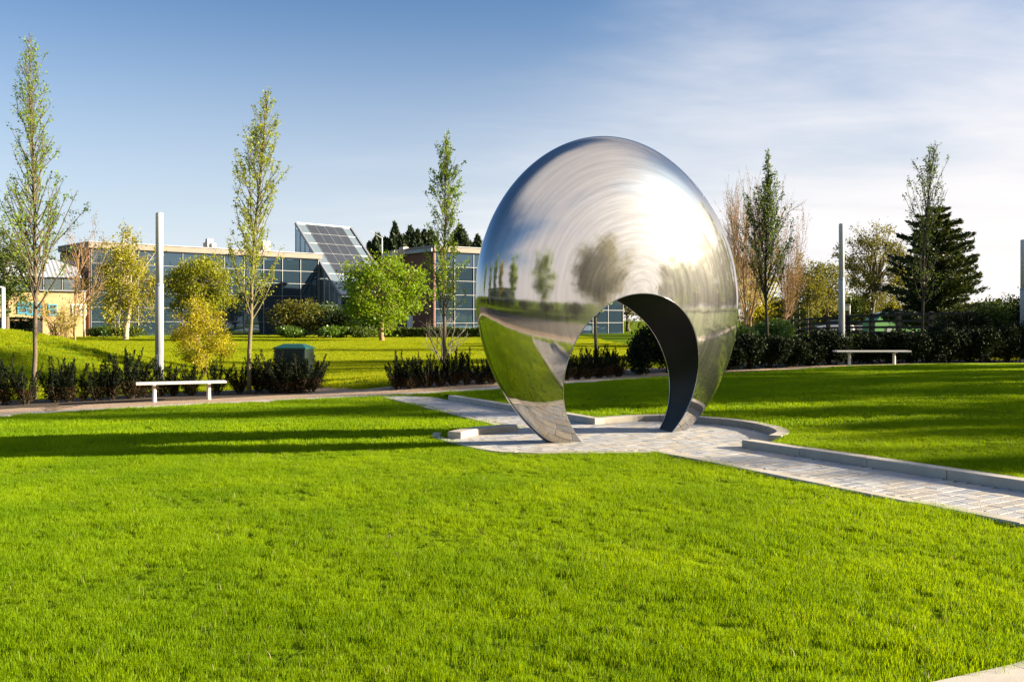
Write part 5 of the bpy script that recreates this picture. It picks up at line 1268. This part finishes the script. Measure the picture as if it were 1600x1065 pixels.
yard = np.vstack([oa[selr], ob_[selr][::-1]])
sheet('forecourt', yard, lambda x, y: T(x, y)+.02, 1.0, MAT['asphalt'])
# ------------------------------------------------------------ grass
def grass_clump(name, n, rad, h, wd, mat, g, bend=.32):
    V = []; F = []
    for _ in range(n):
        a = g.uniform(0, 6.283); r_ = rad*math.sqrt(g.uniform()); x, y = r_*math.cos(a), r_*math.sin(a)
        hh_ = h*g.uniform(.55, 1.2); b = g.uniform(0, 6.283); lx, ly = math.cos(b), math.sin(b); w_ = wd*g.uniform(.7, 1.3)/2; c = g.uniform(0, 6.283); wx, wy = math.cos(c)*w_, math.sin(c)*w_
        k = bend*g.uniform(.2, 1.5)*hh_; i0 = len(V)
        V += [(x-wx, y-wy, -.01), (x+wx, y+wy, -.01), (x+lx*k*.35-wx*.8, y+ly*k*.35-wy*.8, hh_*.55), (x+lx*k*.35+wx*.8, y+ly*k*.35+wy*.8, hh_*.55), (x+lx*k, y+ly*k, hh_)]
        F += [(i0, i0+1, i0+3), (i0, i0+3, i0+2), (i0+2, i0+3, i0+4)]
    me = mesh_np(name, np.array(V), np.array(F)); me.materials.append(mat)
    o = bpy.data.objects.new(name, me); return o
def scatter(name, P, scl, clumps, label):
    """one object: a cloud of points with a turf tuft instanced on each"""
    me = bpy.data.meshes.new(name); me.vertices.add(len(P)); me.vertices.foreach_set('co', np.asarray(P, np.float32).ravel())
    at_ = me.attributes.new('sc', 'FLOAT', 'POINT'); at_.data.foreach_set('value', np.asarray(scl, np.float32)); me.update()
    o = bpy.data.objects.new(name, me); C.objects.link(o); tag(o, label, 'grass', None, 'stuff')
    ng = bpy.data.node_groups.new(name+'_tufts', 'GeometryNodeTree'); ng.interface.new_socket('Geometry', in_out='INPUT', socket_type='NodeSocketGeometry'); ng.interface.new_socket('Geometry', in_out='OUTPUT', socket_type='NodeSocketGeometry')
    gi = ng.nodes.new('NodeGroupInput'); go = ng.nodes.new('NodeGroupOutput'); ln = ng.links
    j = ng.nodes.new('GeometryNodeJoinGeometry')
    kx = len(clumps)
    for i, c in enumerate(clumps):
        sel = ng.nodes.new('FunctionNodeCompare'); sel.data_type = 'INT'; sel.operation = 'EQUAL'
        rv_ = ng.nodes.new('FunctionNodeRandomValue'); rv_.data_type = 'INT'
        rv_.inputs[4].default_value = 0; rv_.inputs[5].default_value = kx-1; rv_.inputs['Seed'].default_value = 5
        ln.new(rv_.outputs[2], sel.inputs[2]); sel.inputs[3].default_value = i
        oi = ng.nodes.new('GeometryNodeObjectInfo'); oi.inputs[0].default_value = c; oi.transform_space = 'ORIGINAL'
        ip = ng.nodes.new('GeometryNodeInstanceOnPoints'); ln.new(gi.outputs[0], ip.inputs['Points']); ln.new(sel.outputs[0], ip.inputs['Selection']); ln.new(oi.outputs['Geometry'], ip.inputs['Instance'])
        rr2 = ng.nodes.new('FunctionNodeRandomValue'); rr2.data_type = 'FLOAT_VECTOR'; rr2.inputs[0].default_value = (-.06, -.06, 0); rr2.inputs[1].default_value = (.06, .06, 6.283); rr2.inputs['Seed'].default_value = 9
        ln.new(rr2.outputs[0], ip.inputs['Rotation'])
        na = ng.nodes.new('GeometryNodeInputNamedAttribute'); na.data_type = 'FLOAT'; na.inputs[0].default_value = 'sc'; ln.new(na.outputs[0], ip.inputs['Scale'])
        ln.new(ip.outputs[0], j.inputs[0])
    ln.new(j.outputs[0], go.inputs[0]); md = o.modifiers.new('tufts', 'NODES'); md.node_group = ng; return o
def cand_pts(y0, y1, dens, xr=.60, pad=1.5):
    area = (y1-y0)*(2*(xr*(y0+y1)/2+pad)); n = int(area*dens); y = rng.uniform(y0, y1, int(n*1.15)); x = rng.uniform(-1, 1, len(y))*(xr*y1+pad); k = np.abs(x) < xr*y+pad
    return np.stack([x[k], y[k]], 1)
ringp = ring
plz = np.vstack([plaza])
def lawn_mask(P, m=.0):
    return inside(P, ring) & ~inside(P, offset_plaza)
# plaza outline widened a little so blades do not grow on the stones
cpl = plaza
offset_plaza = cpl
grow_region = []
tuf = [grass_clump('tuft', 56, .055, .033, .0021, MAT['grass'], np.random.default_rng(600+i)) for i in range(4)]
tuf += [grass_clump('tuft', 40, .055, .038, .0026, MAT['grass'], np.random.default_rng(610), .5)]
mid = [grass_clump('tuft', 70, .13, .042, .0055, MAT['grass'], np.random.default_rng(620+i)) for i in range(4)]
mid2 = [grass_clump('tuft', 90, .20, .042, .0075, MAT['grass2'], np.random.default_rng(625+i)) for i in range(3)]
farc = [grass_clump('tuft', 150, .42, .060, .017, MAT['grass2'], np.random.default_rng(630+i)) for i in range(3)]
def z_lawn(P):
    z = T(P[:, 0], P[:, 1]); r_ = inside(P, raised); z[r_] += lift_r(P[r_, 0], P[r_, 1]); return z
def keep(P):
    k = inside(P, ring) & ~inside(P, plaza)
    kk = dist_to(P, kfull) > .0
    # not on the kerb stones
    onk = ((dist_to(P, kfull) < .18) & ~inside(P, raised)) | (dist_to(P, k2) < .21)
    fe = (dist_to(P, np.array([pe_end, pe1, pe0, FR[-1]])) < .045) | (dist_to(P, np.array(FR)) < .045) | (dist_to(P, np.array([ul1, ul0])) < .045)
    return P[k & ~onk & ~fe]
P = keep(cand_pts(3.2, 12.5, 520)); sc_ = 1+.16*np.sin(P[:, 0]*1.1+np.cos(P[:, 1]*2.1)*1.7)+.16*np.sin(P[:, 1]*4.3+np.sin(P[:, 0]*.9)*2.2)+.10*np.sin(P[:, 0]*5.1+P[:, 1]*3.7)+rng.normal(0, .15, len(P))
scatter('grass', np.column_stack([P, z_lawn(P)]), sc_, tuf, 'close mown bright green lawn in the foreground')
P = keep(cand_pts(12.3, 34.5, 90)); scatter('grass', np.column_stack([P, z_lawn(P)]), 1.05+.16*np.sin(P[:, 1]*2.3+np.sin(P[:, 0]*.6)*2)+rng.normal(0, .14, len(P)), mid, 'mown lawn further off round the sculpture plaza')
drym = [grass_clump('dry_tuft', 3, .05, .052, .0022, MAT['straw'], np.random.default_rng(640+i), .5) for i in range(3)]
P = keep(cand_pts(3.2, 13.5, 26)); q = rng.uniform(size=len(P)) < .35+.65*(np.sin(P[:, 0]*1.7+1)*np.sin(P[:, 1]*2.3) > .2); P = P[q]
scatter('dry_grass', np.column_stack([P, z_lawn(P)]), rng.normal(1.0, .2, len(P)), drym, 'scattered pale dry blades standing in the foreground lawn')
def keep_far(P):
    k = ~inside(P, offset(ring, 1.8)) & ~inside(P, bp_arr)
    for q in MULCH: k &= ~inside(P, q)
    return P[k]
P = keep_far(cand_pts(17, 43, 26, .60, 2)); k = ~((P[:, 0] > 8) & (P[:, 1] > 34)); P = P[k]
scatter('grass', np.column_stack([P, T(P[:, 0], P[:, 1])]), rng.normal(1.25, .18, len(P)), mid2, 'grass of the mound and the lawn right behind the hedge')
P = keep_far(cand_pts(42, 112, 5.0, .60, 2)); k = ~((P[:, 0] > 8) & (P[:, 1] > 42)); P = P[k]; 
dens_k = rng.uniform(size=len(P)) < np.clip(1.25-P[:, 1]/170, .4, 1); P = P[dens_k]
scatter('grass', np.column_stack([P, T(P[:, 0], P[:, 1])]), rng.normal(1.0, .15, len(P)), farc, 'sunlit meadow lawn beyond the hedge')
